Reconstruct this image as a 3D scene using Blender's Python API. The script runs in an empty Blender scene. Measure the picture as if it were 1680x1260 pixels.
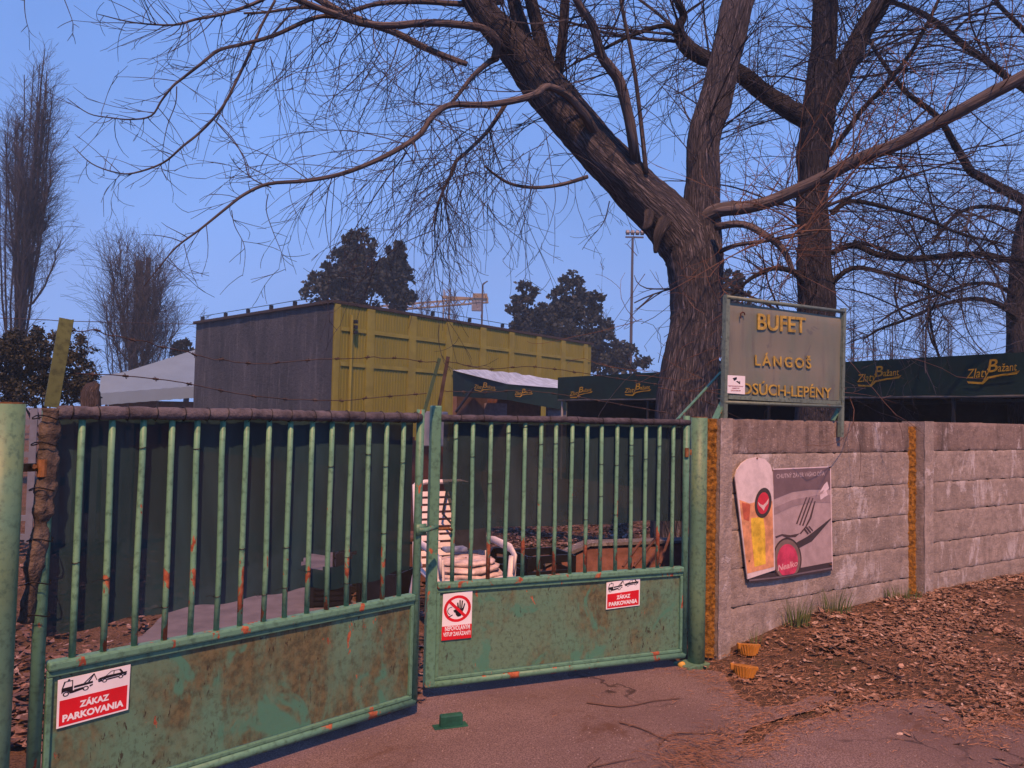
import bpy, bmesh, math, random
from mathutils import Vector, Matrix
R = math.radians
rnd = random.Random(7)
SC = bpy.context.scene
COL = SC.collection
# ---------------------------------------------------------------- camera
FPX, EYE = 1262.0, 1.65
PITCH, ROLL = R(2.25), 0.022
fw = Vector((0, math.cos(PITCH), math.sin(PITCH)))
up0 = Vector((0, -math.sin(PITCH), math.cos(PITCH)))
rt0 = Vector((1, 0, 0))
rt = rt0 * math.cos(ROLL) + up0 * math.sin(ROLL)
upv = up0 * math.cos(ROLL) - rt0 * math.sin(ROLL)
CAM = Vector((0, 0, EYE))
cd = bpy.data.cameras.new('camera'); cam = bpy.data.objects.new('camera', cd); COL.objects.link(cam)
cam.matrix_world = Matrix((( rt.x, upv.x, -fw.x, 0), (rt.y, upv.y, -fw.y, 0), (rt.z, upv.z, -fw.z, EYE), (0, 0, 0, 1)))
cd.sensor_width = 36; cd.lens = FPX / 1680 * 36; cd.clip_start = .05; cd.clip_end = 2000
SC.camera = cam
# ---------------------------------------------------------------- light: blue dusk sky, low warm light from behind the camera
SC.view_settings.view_transform = 'Standard'; SC.view_settings.look = 'None'
SC.view_settings.exposure = .5; SC.view_settings.gamma = 1
W = bpy.data.worlds.new('World'); SC.world = W; W.use_nodes = True
wt = W.node_tree; wt.nodes.clear()
SUN_EL, SUN_AZ = R(53), R(174)      # azimuth clockwise from +Y (north): light comes from behind, a little left
sky = wt.nodes.new('ShaderNodeTexSky'); sky.sky_type = 'NISHITA'; sky.sun_disc = False
sky.sun_elevation = R(4); sky.sun_rotation = SUN_AZ; sky.ozone_density = 6; sky.dust_density = .3; sky.air_density = 1
tint = wt.nodes.new('ShaderNodeMix'); tint.data_type = 'RGBA'; tint.blend_type = 'MIX'
tint.inputs[0].default_value = .88
tint.inputs[7].default_value = (1.62, 3.0, 9.3, 1)       # flat blue overcast dusk
tc = wt.nodes.new('ShaderNodeTexCoord'); sp = wt.nodes.new('ShaderNodeSeparateXYZ')
wt.links.new(tc.outputs['Generated'], sp.inputs[0])
rm = wt.nodes.new('ShaderNodeMapRange'); rm.inputs[1].default_value = 0; rm.inputs[2].default_value = .8
wt.links.new(sp.outputs[2], rm.inputs[0])
gr = wt.nodes.new('ShaderNodeMix'); gr.data_type = 'RGBA'
gr.inputs[6].default_value = (1.95, 4.15, 9.3, 1); gr.inputs[7].default_value = (.85, 2.0, 5.8, 1)
wt.links.new(rm.outputs[0], gr.inputs[0])
wn = wt.nodes.new('ShaderNodeTexNoise'); wn.inputs['Scale'].default_value = 2.4; wn.inputs['Detail'].default_value = 4
wt.links.new(tc.outputs['Generated'], wn.inputs['Vector'])
wr = wt.nodes.new('ShaderNodeMapRange'); wr.inputs[1].default_value = .3; wr.inputs[2].default_value = .7
wr.inputs[3].default_value = .84; wr.inputs[4].default_value = 1.12
wt.links.new(wn.outputs[0], wr.inputs[0])
wm = wt.nodes.new('ShaderNodeVectorMath'); wm.operation = 'SCALE'
wt.links.new(gr.outputs[2], wm.inputs[0]); wt.links.new(wr.outputs[0], wm.inputs['Scale'])
wt.links.new(sky.outputs[0], tint.inputs[6]); wt.links.new(wm.outputs[0], tint.inputs[7])
bg = wt.nodes.new('ShaderNodeBackground'); bg.inputs[1].default_value = .1
wo = wt.nodes.new('ShaderNodeOutputWorld')
wt.links.new(tint.outputs[2], bg.inputs[0]); wt.links.new(bg.outputs[0], wo.inputs[0])
sl = bpy.data.lights.new('sun', 'SUN'); sl.energy = 4.6; sl.angle = R(1.2); sl.color = (1.0, .50, .27)
so = bpy.data.objects.new('sun', sl); COL.objects.link(so)
sdir = Vector((math.sin(SUN_AZ) * math.cos(SUN_EL), math.cos(SUN_AZ) * math.cos(SUN_EL), math.sin(SUN_EL)))
so.rotation_euler = sdir.to_track_quat('Z', 'Y').to_euler(); so.location = (0, -5, 12)
# ---------------------------------------------------------------- picture <-> world
def ray(px, py): return fw * FPX + rt * (px - 840) + upv * (630 - py)
def P(px, py, Y): r = ray(px, py); return CAM + r * (Y / r.y)
def G(px, py, z=0.0): r = ray(px, py); return CAM + r * ((z - EYE) / r.z)
class Frame:                                    # a vertical plane: local x along it, local -y towards us
    def __init__(s, O, deg):
        s.O = Vector((O[0], O[1], 0)); s.rz = R(deg)
        s.d = Vector((math.cos(s.rz), math.sin(s.rz), 0)); s.n = Vector((-math.sin(s.rz), math.cos(s.rz), 0))
    def at(s, px, py, off=0.0):
        r = ray(px, py); o = s.O - s.n * off
        p = CAM + r * ((o - CAM).dot(s.n) / r.dot(s.n)); q = p - s.O
        return (q.dot(s.d), p.z)
    def w(s, x, y, z): return s.O + s.d * x + s.n * y + Vector((0, 0, z))
    def mat(s): return Matrix.Translation(s.O) @ Matrix.Rotation(s.rz, 4, 'Z')
# ---------------------------------------------------------------- objects
def tag(o, label=None, cat=None, group=None, kind=None):
    if label: o['label'] = label
    if cat: o['category'] = cat
    if group: o['group'] = group
    if kind: o['kind'] = kind
    return o
def empty(name, loc=(0, 0, 0), rz=0, label=None, cat=None, group=None):
    o = bpy.data.objects.new(name, None); COL.objects.link(o); o.empty_display_size = .1
    o.location = loc; o.rotation_euler = (0, 0, rz)
    return tag(o, label, cat, group)
def inframe(name, f, label, cat, group=None): return empty(name, f.O, f.rz, label, cat, group)
class MB:
    def __init__(s): s.v = []; s.f = []; s.uv = None
    def box(s, x0, x1, y0, y1, z0, z1, M=None):
        b = len(s.v); ps = [Vector((x, y, z)) for x in (x0, x1) for y in (y0, y1) for z in (z0, z1)]
        if M is not None: ps = [M @ p for p in ps]
        s.v += [tuple(p) for p in ps]
        s.f += [tuple(b + i for i in q) for q in ((0, 1, 3, 2), (4, 6, 7, 5), (0, 4, 5, 1), (2, 3, 7, 6), (0, 2, 6, 4), (1, 5, 7, 3))]
        return s
    def bar(s, a, b, w, h=None):
        a = Vector(a); b = Vector(b); d = b - a; L = d.length
        q = d.to_track_quat('X', 'Z').to_matrix().to_4x4(); h = h or w
        return s.box(0, L, -w / 2, w / 2, -h / 2, h / 2, Matrix.Translation(a) @ q)
    def tube(s, pts, rad, n=8, cap=True, uvs=False, lump=0, fl=1.0):
        pts = [Vector(p) for p in pts]; b = len(s.v)
        if not hasattr(rad, '__len__'): rad = [rad] * len(pts)
        u = None; L = 0
        if uvs and s.uv is None: s.uv = {}
        for i, p in enumerate(pts):
            t = (pts[min(i + 1, len(pts) - 1)] - pts[max(i - 1, 0)])
            if t.length < 1e-9: t = Vector((0, 0, 1))
            t.normalize()
            if u is None:
                u = t.cross(Vector((.13, .91, .07)) if abs(t.y) < .9 else Vector((1, .1, 0))).normalized()
            else:
                u = (u - t * u.dot(t)).normalized()
            w = t.cross(u)
            if i: L += (p - pts[i - 1]).length
            for k in range(n):
                a = 2 * math.pi * k / n; r = rad[i]
                if lump: r *= 1 + lump * (math.sin(3 * a + L * 3.1) * .5 + math.sin(5 * a - L * 5.3 + 1) * .3 + rnd.uniform(-.5, .5))
                c = p + u * (math.cos(a) * r) + w * (math.sin(a) * r * fl)
                s.v.append((c.x, c.y, c.z))
                if uvs: s.uv[len(s.v) - 1] = (k / n, L)
        for i in range(len(pts) - 1):
            for k in range(n):
                k2 = (k + 1) % n
                s.f.append((b + i * n + k, b + i * n + k2, b + (i + 1) * n + k2, b + (i + 1) * n + k))
        if cap and n > 3:
            s.f.append(tuple(b + k for k in reversed(range(n)))); e = b + (len(pts) - 1) * n
            s.f.append(tuple(e + k for k in range(n)))
        return s
    def tri(s, pts, r0, r1, n=3):               # a fast thin twig
        b = len(s.v); m = len(pts)
        for i, p in enumerate(pts):
            q = pts[i + 1] if i + 1 < m else p; o = pts[i - 1] if i else p
            tx, ty, tz = q[0] - o[0], q[1] - o[1], q[2] - o[2]
            l = math.sqrt(tx * tx + ty * ty + tz * tz) or 1; tx /= l; ty /= l; tz /= l
            if abs(tz) < .8: ux, uy, uz = ty, -tx, 0
            else: ux, uy, uz = 0, tz, -ty
            l = math.sqrt(ux * ux + uy * uy + uz * uz) or 1; ux /= l; uy /= l; uz /= l
            wx, wy, wz = ty * uz - tz * uy, tz * ux - tx * uz, tx * uy - ty * ux
            r = r0 + (r1 - r0) * i / max(1, m - 1)
            for k in range(n):
                a = 6.2832 * k / n; c, d = math.cos(a) * r, math.sin(a) * r
                s.v.append((p[0] + ux * c + wx * d, p[1] + uy * c + wy * d, p[2] + uz * c + wz * d))
        for i in range(m - 1):
            for k in range(n):
                k2 = (k + 1) % n
                s.f.append((b + i * n + k, b + i * n + k2, b + (i + 1) * n + k2, b + (i + 1) * n + k))
    def prism(s, pts, y0, y1, fn=None):          # polygon in local x,z extruded along y (front y0 < y1)
        b = len(s.v); n = len(pts)
        for y in (y0, y1):
            for (x, z) in pts: s.v.append((x, y, z))
        s.f.append(tuple(b + i for i in range(n))); s.f.append(tuple(b + n + i for i in reversed(range(n))))
        for i in range(n):
            j = (i + 1) % n; s.f.append((b + i, b + n + i, b + n + j, b + j))
        return s
    def poly(s, pts):
        b = len(s.v); s.v += [tuple(p) for p in pts]; s.f.append(tuple(range(b, b + len(pts)))); return s
    def grid(s, nu, nv, fn, skip=None):
        b = len(s.v)
        for j in range(nv + 1):
            for i in range(nu + 1): s.v.append(tuple(fn(i / nu, j / nv)))
        for j in range(nv):
            for i in range(nu):
                if skip and skip((i + .5) / nu, (j + .5) / nv): continue
                a = b + j * (nu + 1) + i; s.f.append((a, a + 1, a + nu + 2, a + nu + 1))
        return s
    def build(s, name, m, parent=None, bevel=0, smooth=False, fix=False, loc=None):
        me = bpy.data.meshes.new(name); me.from_pydata(s.v, [], s.f)
        if s.uv:
            uvl = me.uv_layers.new(name='uv'); li = [0] * len(me.loops); me.loops.foreach_get('vertex_index', li)
            fl = []
            for p in s.f:
                us = [s.uv.get(i, (0, 0)) for i in p]; mx = max(u[0] for u in us)
                for u in us: fl += [(u[0] + 1 if mx - u[0] > .5 else u[0]), u[1]]
            uvl.data.foreach_set('uv', fl)
        if bevel or fix:
            bm = bmesh.new(); bm.from_mesh(me)
            if fix: bmesh.ops.recalc_face_normals(bm, faces=bm.faces)
            if bevel: bmesh.ops.bevel(bm, geom=bm.edges, offset=bevel, segments=2, profile=.5, affect='EDGES', clamp_overlap=True)
            bm.to_mesh(me); bm.free()
        if smooth: me.shade_smooth() if hasattr(me, 'shade_smooth') else me.polygons.foreach_set('use_smooth', [True] * len(me.polygons))
        me.materials.append(m)
        o = bpy.data.objects.new(name, me); COL.objects.link(o)
        if parent: o.parent = parent
        if loc: o.location = loc
        return o
def text(mb, s, fr, BL, BR, TL, off, bold=0, shear=0, capw=None, thick=.0015, space=1):
    """lettering on a plane: BL, BR baseline ends and TL cap height, all found on the frame's plane"""
    c = bpy.data.curves.new('t', 'FONT'); c.body = s; c.size = 1; c.offset = bold; c.shear = shear; c.space_character = space
    c.resolution_u = 3
    o = bpy.data.objects.new('t', c); COL.objects.link(o); dg = bpy.context.evaluated_depsgraph_get()
    me = bpy.data.meshes.new_from_object(o.evaluated_get(dg)); COL.objects.unlink(o); bpy.data.objects.remove(o)
    xs = [v.co.x for v in me.vertices]; x0, x1 = min(xs), max(xs)
    L = Vector(fr.at(*BL, off)); Rr = Vector(fr.at(*BR, off)); T = Vector(fr.at(*TL, off))
    b = len(mb.v); cap = .73
    for v in me.vertices:
        q = L + (Rr - L) * ((v.co.x - x0) / (x1 - x0)) + (T - L) * (v.co.y / cap)
        mb.v.append((q.x, -off, q.y))
    for p in me.polygons: mb.f.append(tuple(b + i for i in p.vertices))
    bpy.data.meshes.remove(me); return mb
# ---------------------------------------------------------------- materials
class MT:
    def __init__(s, name):
        s.m = bpy.data.materials.new(name); s.m.use_nodes = True; s.t = s.m.node_tree
        s.b = s.t.nodes['Principled BSDF']; s.out = s.t.nodes['Material Output']; s.tc = s.n('TexCoord')
    def n(s, ty, props=None, **k):
        q = s.t.nodes.new('ShaderNode' + ty)
        for a, v in (props or {}).items(): setattr(q, a, v)
        for a, v in k.items():
            a = a.replace('_', ' '); i = q.inputs[int(a[1:])] if a[0] == 'i' and a[1:].isdigit() else q.inputs[a]
            s.put(i, v)
        return q
    def put(s, i, v):
        if isinstance(v, bpy.types.NodeSocket): s.t.links.new(v, i)
        elif isinstance(v, (tuple, list)) and i.type == 'RGBA' and len(v) == 3: i.default_value = (*v, 1)
        else: i.default_value = v
    def vec(s, kind='Object', sc=(1, 1, 1), rot=(0, 0, 0), rand=False):
        v = s.tc.outputs[kind]
        if rand:
            oi = s.n('ObjectInfo'); v = s.n('VectorMath', {'operation': 'ADD'}, i0=v, i1=s.n('VectorMath', {'operation': 'SCALE'}, i0=(37, 17, 23), Scale=oi.outputs['Random']).outputs[0]).outputs[0]
        return s.n('Mapping', Vector=v, Scale=sc, Rotation=rot).outputs[0]
    def noise(s, sc, v=None, det=4, ro=.55, dist=0, lo=None, hi=None):
        o = s.n('TexNoise', Scale=sc, Detail=det, Roughness=ro, Distortion=dist, Vector=v if v else s.vec()).outputs[0]
        return o if lo is None else s.rng(o, lo, hi)
    def rng(s, x, lo, hi, a=0.0, b=1.0): return s.n('MapRange', {'interpolation_type': 'SMOOTHSTEP'}, Value=x, i1=lo, i2=hi, i3=a, i4=b).outputs[0]
    def mix(s, f, a, b, mode='MIX'): return s.n('Mix', {'data_type': 'RGBA', 'blend_type': mode}, i0=f, i6=a, i7=b).outputs[2]
    def math(s, op, a, b=0.0): return s.n('Math', {'operation': op}, i0=a, i1=b).outputs[0]
    def fin(s, col, rough=.75, bump=None, bs=.5, bd=.01, metal=0, spec=.3):
        s.put(s.b.inputs['Base Color'], col); s.put(s.b.inputs['Roughness'], rough); s.put(s.b.inputs['Metallic'], metal)
        s.b.inputs['Specular IOR Level'].default_value = spec
        if bump is not None: s.put(s.b.inputs['Normal'], s.n('Bump', Strength=bs, Distance=bd, Height=bump).outputs[0])
        return s.m
def plain(name, col, rough=.7, var=.25, sc=9, metal=0, bump=.3, bd=.003, spec=.3, rand=False):
    m = MT(name); v = m.vec(rand=rand); a = m.noise(sc, v, 5, .6); c = m.mix(m.rng(a, .3, .7), tuple(x * (1 - var) for x in col), tuple(min(1, x * (1 + var)) for x in col))
    return m.fin(c, rough, m.noise(sc * 5, v, 4, .6), bump, bd, metal, spec)
def painted(name, col, rusty=.5, streak=True, col2=None, brown=0, grad=None):
    """old green paint: patches of fresher paint, brown staining, chips down to red rust"""
    m = MT(name); v = m.vec(rand=True); vs = m.vec(sc=(1, 1, .35), rand=True)
    c = m.mix(m.noise(2.2, v, 4, .6, .3, .4, .62), col, col2 or tuple(x * 1.25 for x in col))
    c = m.mix(m.noise(38, v, 3, .6, 0, .45, .75), c, tuple(x * .55 for x in col))
    if brown:
        st = m.math('MULTIPLY', m.noise(2.1, vs, 8, .68, .6, .46 - .04 * brown, .58), m.noise(11, vs, 6, .78, .6, .30, .55))
        c = m.mix(m.math('MULTIPLY', st, .85), c, m.mix(m.noise(24, v, 4, .7, 0, .35, .65), (.055, .042, .018), (.14, .11, .045)))
        c = m.mix(m.noise(3.3, v, 4, .6, .5, .56, .62), c, m.mix(m.noise(40, v, 3), (.06, .20, .13), (.075, .18, .11)))
        sp = m.noise(55, vs, 3, .7, .4, .6, .68)
        c = m.mix(m.math('MULTIPLY', sp, m.noise(4, v, 3, .5, 0, .4, .6)), c, (.03, .025, .015))
    lo = .71 - .13 * rusty
    r = m.noise(7, m.vec(sc=(1.6, 1.6, .7), rand=True), 6, .62, .4, lo, lo + .02)
    if grad:
        z = m.n('SeparateXYZ', Vector=m.tc.outputs['Object']).outputs[2]
        r = m.noise(7, m.vec(sc=(1.6, 1.6, .7), rand=True), 6, .62, .4)
        thr = m.rng(z, grad[0], grad[1], lo - .11, lo + .09)
        r = m.n('MapRange', Value=m.math('SUBTRACT', r, thr), i1=0, i2=.015).outputs[0]
    c = m.mix(r, c, m.mix(m.noise(30, v, 3, .6, 0, .35, .65), (.19, .045, .022), (.38, .12, .05)))
    h = m.math('SUBTRACT', m.noise(25, v, 5, .6), m.math('MULTIPLY', r, .5))
    return m.fin(c, m.rng(r, 0, 1, .5, .9), h, .5, .003, 0, .35)
# ================================================================ MATERIALS OF THE PLACE
m_bar = painted('bar_paint', (.12, .275, .165), .5, grad=(.50, 1.7), col2=(.15, .31, .18))
m_frame = painted('frame_paint', (.095, .22, .135), .5, col2=(.10, .24, .155))
m_panel = painted('panel_paint', (.105, .19, .115), .3, brown=1.0, col2=(.09, .20, .125))
m_rail = painted('rail_paint', (.10, .23, .145), .92, col2=(.10, .24, .155))
m_post = painted('post_paint', (.09, .19, .115), .05, col2=(.12, .20, .10))
m_signframe = painted('sign_frame_paint', (.11, .15, .115), .15)
m_yel = painted('yellow_green_paint', (.10, .115, .035), .35)
m_rust = plain('rusty_iron', (.17, .075, .028), .85, .5, 30)
m_black = plain('black_plastic', (.012, .012, .014), .45, .2, 10)
m_tie = plain('black_cable_tie', (.01, .01, .01), .5, .1, 10)
m_darkgr = plain('dark_green_angle_iron', (.05, .085, .045))
m_white = plain('white_sign_sheet', (.72, .70, .70), .35, .06, 6, bump=.05)
m_red = plain('red_print', (.55, .012, .02), .35, .1, 6, bump=.02)
m_ink = plain('black_print', (.012, .01, .012), .4, .1, 6, bump=.02)
m_darkwire = plain('wire', (.05, .035, .03), .8, .3, 20)
def mk_concrete(name, base, white=.5, top=0):
    m = MT(name); v = m.vec(rand=True); c = m.mix(m.noise(1.6, v, 6, .65, .3, .3, .7), tuple(x * .8 for x in base), tuple(x * 1.15 for x in base))
    c = m.mix(m.noise(14, v, 6, .7, 0, .35, .75), c, tuple(x * .62 for x in base))
    vs = m.vec(sc=(1, 1, .45), rand=True)
    w = m.math('MULTIPLY', m.noise(5, vs, 8, .76, .5, .56 - .06 * white, .60), m.noise(1.3, v, 3, .5, 0, .38 , .54))
    c = m.mix(m.math('MULTIPLY', w, .7), c, (.52, .49, .49))
    c = m.mix(m.noise(60, v, 3, .7, 0, .62, .7), c, (.5, .44, .4))
    dk = m.noise(6, m.vec(sc=(1.5, 1.5, .12), rand=True), 6, .7, .2, .45, .7)
    c = m.mix(m.math('MULTIPLY', dk, .75 if top else .25), c, (.075, .06, .055))
    h = m.math('ADD', m.noise(45, v, 6, .72), m.math('MULTIPLY', m.noise(7, v, 6, .7), .9))
    return m.fin(c, .92, h, .9, .012, 0, .15)
m_conc = mk_concrete('wall_concrete', (.33, .275, .24), .6)
m_conct = mk_concrete('wall_concrete_stained', (.25, .195, .17), .1, 1)
m_concp = mk_concrete('wall_concrete_pilaster', (.35, .295, .26), 0)
m_concd = mk_concrete('yard_concrete', (.16, .145, .145), .2)
m_foam = plain('orange_foam', (.25, .115, .016), .9, .65, 40, bump=1, bd=.012)
def mk_asphalt():
    m = MT('asphalt'); v = m.vec()
    c = m.mix(m.noise(.9, v, 6, .62, .4, .3, .7), (.17, .115, .10), (.30, .215, .19))
    c = m.mix(m.noise(130, v, 3, .7, 0, .42, .62), tuple(x for x in (.12, .078, .073)), c)
    c = m.mix(m.noise(210, v, 2, .5, 0, .69, .76), c, (.36, .27, .25))
    d = m.noise(1.4, v, 8, .7, .6, .54, .66)
    c = m.mix(m.math('MULTIPLY', d, .8), c, (.10, .05, .03))
    cr = m.n('TexVoronoi', {'feature': 'DISTANCE_TO_EDGE'}, Vector=m.n('VectorMath', {'operation': 'ADD'}, i0=v, i1=m.n('VectorMath', {'operation': 'SCALE'}, i0=m.n('TexNoise', Scale=4.0, Detail=5.0, Vector=v).outputs[1], Scale=.35).outputs[0]).outputs[0], Scale=.9).outputs[0]
    crk = m.rng(cr, .002, .014, 1, 0)
    crk = m.math('MULTIPLY', crk, m.noise(1.2, v, 2, .5, 0, .5, .7))
    c = m.mix(m.math('MULTIPLY', crk, .85), c, (.03, .02, .018))
    h = m.math('SUBTRACT', m.math('ADD', m.noise(150, v, 4, .7), m.math('MULTIPLY', m.noise(18, v, 5, .6), 1.2)), crk)
    return m.fin(c, .9, h, .9, .008, 0, .2)
m_asph = mk_asphalt()
def mk_dirt():
    m = MT('dirt'); v = m.vec()
    c = m.mix(m.noise(3, v, 7, .7, .3, .3, .7), (.11, .068, .045), (.19, .115, .078))
    c = m.mix(m.noise(70, v, 4, .75, 0, .4, .7), c, (.035, .018, .012))
    c = m.mix(m.noise(.8, v, 4, .6, 0, .55, .7), c, (.06, .055, .03))
    h = m.math('ADD', m.noise(60, v, 6, .75), m.noise(12, v, 5, .7))
    return m.fin(c, .95, h, 1, .02, 0, .1)
m_dirt = mk_dirt()
def mk_leaf(name, a, b, c3):
    m = MT(name); g = m.n('NewGeometry'); r = g.outputs['Random Per Island']
    cr = m.n('ValToRGB'); e = cr.color_ramp; e.elements[0].color = (*a, 1); e.elements[0].position = 0; e.elements[1].color = (*c3, 1); e.elements[1].position = 1
    k = e.elements.new(.5); k.color = (*b, 1); k = e.elements.new(.8); k.color = (b[0] * 1.6, b[1] * 1.5, b[2] * 1.4, 1)
    m.t.links.new(r, cr.inputs[0])
    return m.fin(m.mix(m.noise(60, None, 3, .6, 0, .3, .7), cr.outputs[0], tuple(x * .6 for x in b)), .8, None, spec=.2)
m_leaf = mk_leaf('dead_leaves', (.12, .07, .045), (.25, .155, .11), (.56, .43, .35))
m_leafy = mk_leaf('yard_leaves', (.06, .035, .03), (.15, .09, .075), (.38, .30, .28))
def mk_bark(name, a, b, us=30, vs=2.2, bd=.03):
    m = MT(name); v = m.n('Mapping', Vector=m.tc.outputs['UV'], Scale=(us, vs, 1)).outputs[0]
    # wrap u round the limb so that the seam closes
    sx = m.n('SeparateXYZ', Vector=m.tc.outputs['UV']); ang = m.math('MULTIPLY', sx.outputs[0], 2 * math.pi)
    k = us / 6.28
    v = m.n('CombineXYZ', X=m.math('MULTIPLY', m.math('COSINE', ang), k), Y=m.math('MULTIPLY', m.math('SINE', ang), k), Z=m.math('MULTIPLY', sx.outputs[1], vs)).outputs[0]
    n1 = m.noise(2.2, v, 7, .68, 1.1)
    w = m.n('TexVoronoi', {'feature': 'DISTANCE_TO_EDGE'}, Vector=m.n('VectorMath', {'operation': 'ADD'}, i0=v, i1=m.n('TexNoise', Scale=1.5, Detail=4.0, Vector=v).outputs[1]).outputs[0], Scale=1.6).outputs[0]
    f = m.rng(w, .0, .22)
    f = m.math('MULTIPLY', f, m.rng(n1, .28, .6))
    c = m.mix(f, a, b)
    c = m.mix(m.noise(1.1, None, 4, .6, 0, .5, .7), c, tuple(x * .65 for x in b))
    return m.fin(c, .92, m.math('ADD', f, m.math('MULTIPLY', n1, .5)), 1, bd, 0, .1)
m_bark = mk_bark('fissured_bark', (.045, .045, .052), (.20, .185, .20))
m_bark2 = mk_bark('grey_bark', (.028, .029, .036), (.115, .11, .128))
m_limb = mk_bark('limb_bark', (.07, .062, .062), (.15, .13, .128), 4, 1.2, .006)
m_twig = plain('twig_bark', (.034, .032, .040), .8, .35, 3, bump=0)
m_twigo = plain('lit_and_fallen_twig_bark', (.10, .055, .038), .7, .3, 3, bump=0)  # warm lamplight put into the colour of the right-hand twigs; fallen twigs share it
m_far = plain('far_twig_bark', (.045, .047, .06), .9, .3, 1, bump=0)
def mk_ever(name, a, b):
    m = MT(name); g = m.n('NewGeometry').outputs['Random Per Island']
    return m.fin(m.mix(g, a, b), .7, None, spec=.25)
m_ever = mk_ever('evergreen_foliage', (.008, .014, .017), (.035, .048, .05))
m_bush = mk_ever('bush_foliage', (.010, .013, .010), (.045, .045, .028))
def mk_net(name, col, alpha):
    m = MT(name); v = m.vec()
    c = m.mix(m.noise(3, m.vec(sc=(1, 1, .25)), 6, .65, .4, .35, .7), col, tuple(x * 1.9 + .004 for x in col))
    m.fin(c, .85, m.noise(220, v, 2, .5), .3, .002, 0, .15)
    a = m.math('ADD', m.math('MULTIPLY', m.noise(5, m.vec(sc=(1, 1, .2)), 4, .6, 0, .3, .7), -.05), alpha)
    m.put(m.b.inputs['Alpha'], a); return m.m
m_net = mk_net('dark_green_shade_net', (.009, .027, .033), .97)
m_net2 = mk_net('thin_green_shade_net', (.010, .024, .030), .93)
m_hem = plain('rolled_net_hem', (.078, .072, .082), .85, .45, 14, bump=.8, bd=.01)
m_hem2 = plain('rolled_net_hem_dark', (.055, .05, .06), .85, .45, 14, bump=.8, bd=.01)
m_wrap = plain('brown_wrapped_net', (.085, .066, .052), .85, .6, 14, bump=.9, bd=.012)

# ================================================================ THE SETTING: ground
fW = Frame(P(1158, 686, 5.32), 32.7)            # wall line
fL = Frame(P(75, 663, 2.93), 45.0)              # left gate leaf
fR = Frame(P(705, 677, 4.45), 22.5)             # right gate leaf
def sm(a, b, x):
    t = max(0, min(1, (x - a) / (b - a))); return t * t * (3 - 2 * t)
def bank(x, y):
    q = Vector((x, y, 0)) - fW.O; s = q.dot(fW.d); t = -q.dot(fW.n)
    if t < -.35: return 0.0
    h = .17 * sm(1.5, .05, t) * sm(-.1, 1.3, s)
    return h * (1 if t > -.1 else .3)
import mathutils
nz = mathutils.noise.noise
def axis(lo, hi, near0, near1, dn):
    a = []; x = near0
    while x < near1: a.append(x); x += dn
    a.append(near1); st = dn
    x = near1
    while x < hi: st *= 1.45; x += st; a.append(min(x, hi))
    x = near0; st = dn; b = []
    while x > lo: st *= 1.45; x -= st; b.append(max(x, lo))
    return b[::-1] + a
xs = axis(-250, 250, -3, 6.5, .06); ys = axis(-28, 325, 2.0, 9.5, .06)
g = MB()
for y in ys:
    for x in xs:
        near = 1 if (-4 < x < 8 and 0 < y < 12) else 0
        g.v.append((x, y, bank(x, y) + (near * .012 * nz(Vector((x * 2.3, y * 2.3, 0))) - .004 * near - (0 if near else .003))))
nx = len(xs)
for j in range(len(ys) - 1):
    for i in range(nx - 1):
        a = j * nx + i; g.f.append((a, a + 1, a + nx + 1, a + nx))
tag(g.build('ground', m_dirt, smooth=True), 'brown leaf-strewn earth rising in a low bank along the concrete wall', kind='structure')
# driveway: outline found in the picture, roughened
def rough_outline(px, amp, step=.06, seed=3, z=0):
    pts = [G(a, b, z) for a, b in px]; out = []
    for i, p in enumerate(pts):
        q = pts[(i + 1) % len(pts)]; n = max(1, int((q - p).length / step))
        if (q - p).length > 6: n = 1
        for k in range(n):
            r = p.lerp(q, k / n)
            d = Vector((nz(Vector((r.x * 3, r.y * 3, seed))), nz(Vector((r.x * 3, r.y * 3, seed + 9))), 0)) * amp + Vector((nz(Vector((r.x * 14, r.y * 14, seed))), nz(Vector((r.x * 14, r.y * 14, seed + 9))), 0)) * amp * .35
            out.append((r.x + d.x, r.y + d.y))
    return out
def inpoly(x, y, pl):
    c = False; j = len(pl) - 1
    for i in range(len(pl)):
        xi, yi = pl[i]; xj, yj = pl[j]
        if (yi > y) != (yj > y) and x < (xj - xi) * (y - yi) / (yj - yi) + xi: c = not c
        j = i
    return c
AP = [(-1500, 2600), (-700, 1700), (-200, 1400), (30, 1290), (190, 1115), (330, 1060), (690, 1075), (1090, 1080), (1125, 1100), (1180, 1105), (1202, 1128), (1212, 1150), (1240, 1163),
      (1290, 1158), (1345, 1143), (1375, 1146), (1300, 1178), (1225, 1205), (1200, 1226), (1240, 1222), (1300, 1195), (1400, 1155), (1520, 1150), (1570, 1172), (1590, 1205), (1610, 1188), (1680, 1180), (2100, 1150), (2600, 2600)]
ap = rough_outline(AP, .05)
YP = [(700, 1065), (330, 1068), (215, 1060), (300, 985), (400, 935), (470, 906), (590, 903), (545, 935), (535, 972), (610, 1000)]
yp = rough_outline(YP, .05, .1, 5)
def sheet(name, outline, m, label, z=0.006, st=.08):
    bm = bmesh.new(); vs = [bm.verts.new((x, y, z)) for x, y in outline]
    f = bm.faces.new(vs)
    if f.normal.z < 0: f.normal_flip()
    bmesh.ops.triangulate(bm, faces=bm.faces)
    me = bpy.data.meshes.new(name); bm.to_mesh(me); bm.free(); me.materials.append(m)
    o = bpy.data.objects.new(name, me); COL.objects.link(o); return tag(o, label, kind='structure')
sheet('driveway', ap, m_asph, 'cracked pinkish-grey asphalt driveway in front of the green gate', .014)
m_path = plain('yard_path_concrete', (.11, .10, .11), .9, .2, 5, bump=.6, bd=.006)
sheet('path', yp, m_path, 'pale grey concrete strip inside the yard behind the gate', .018)
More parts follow.
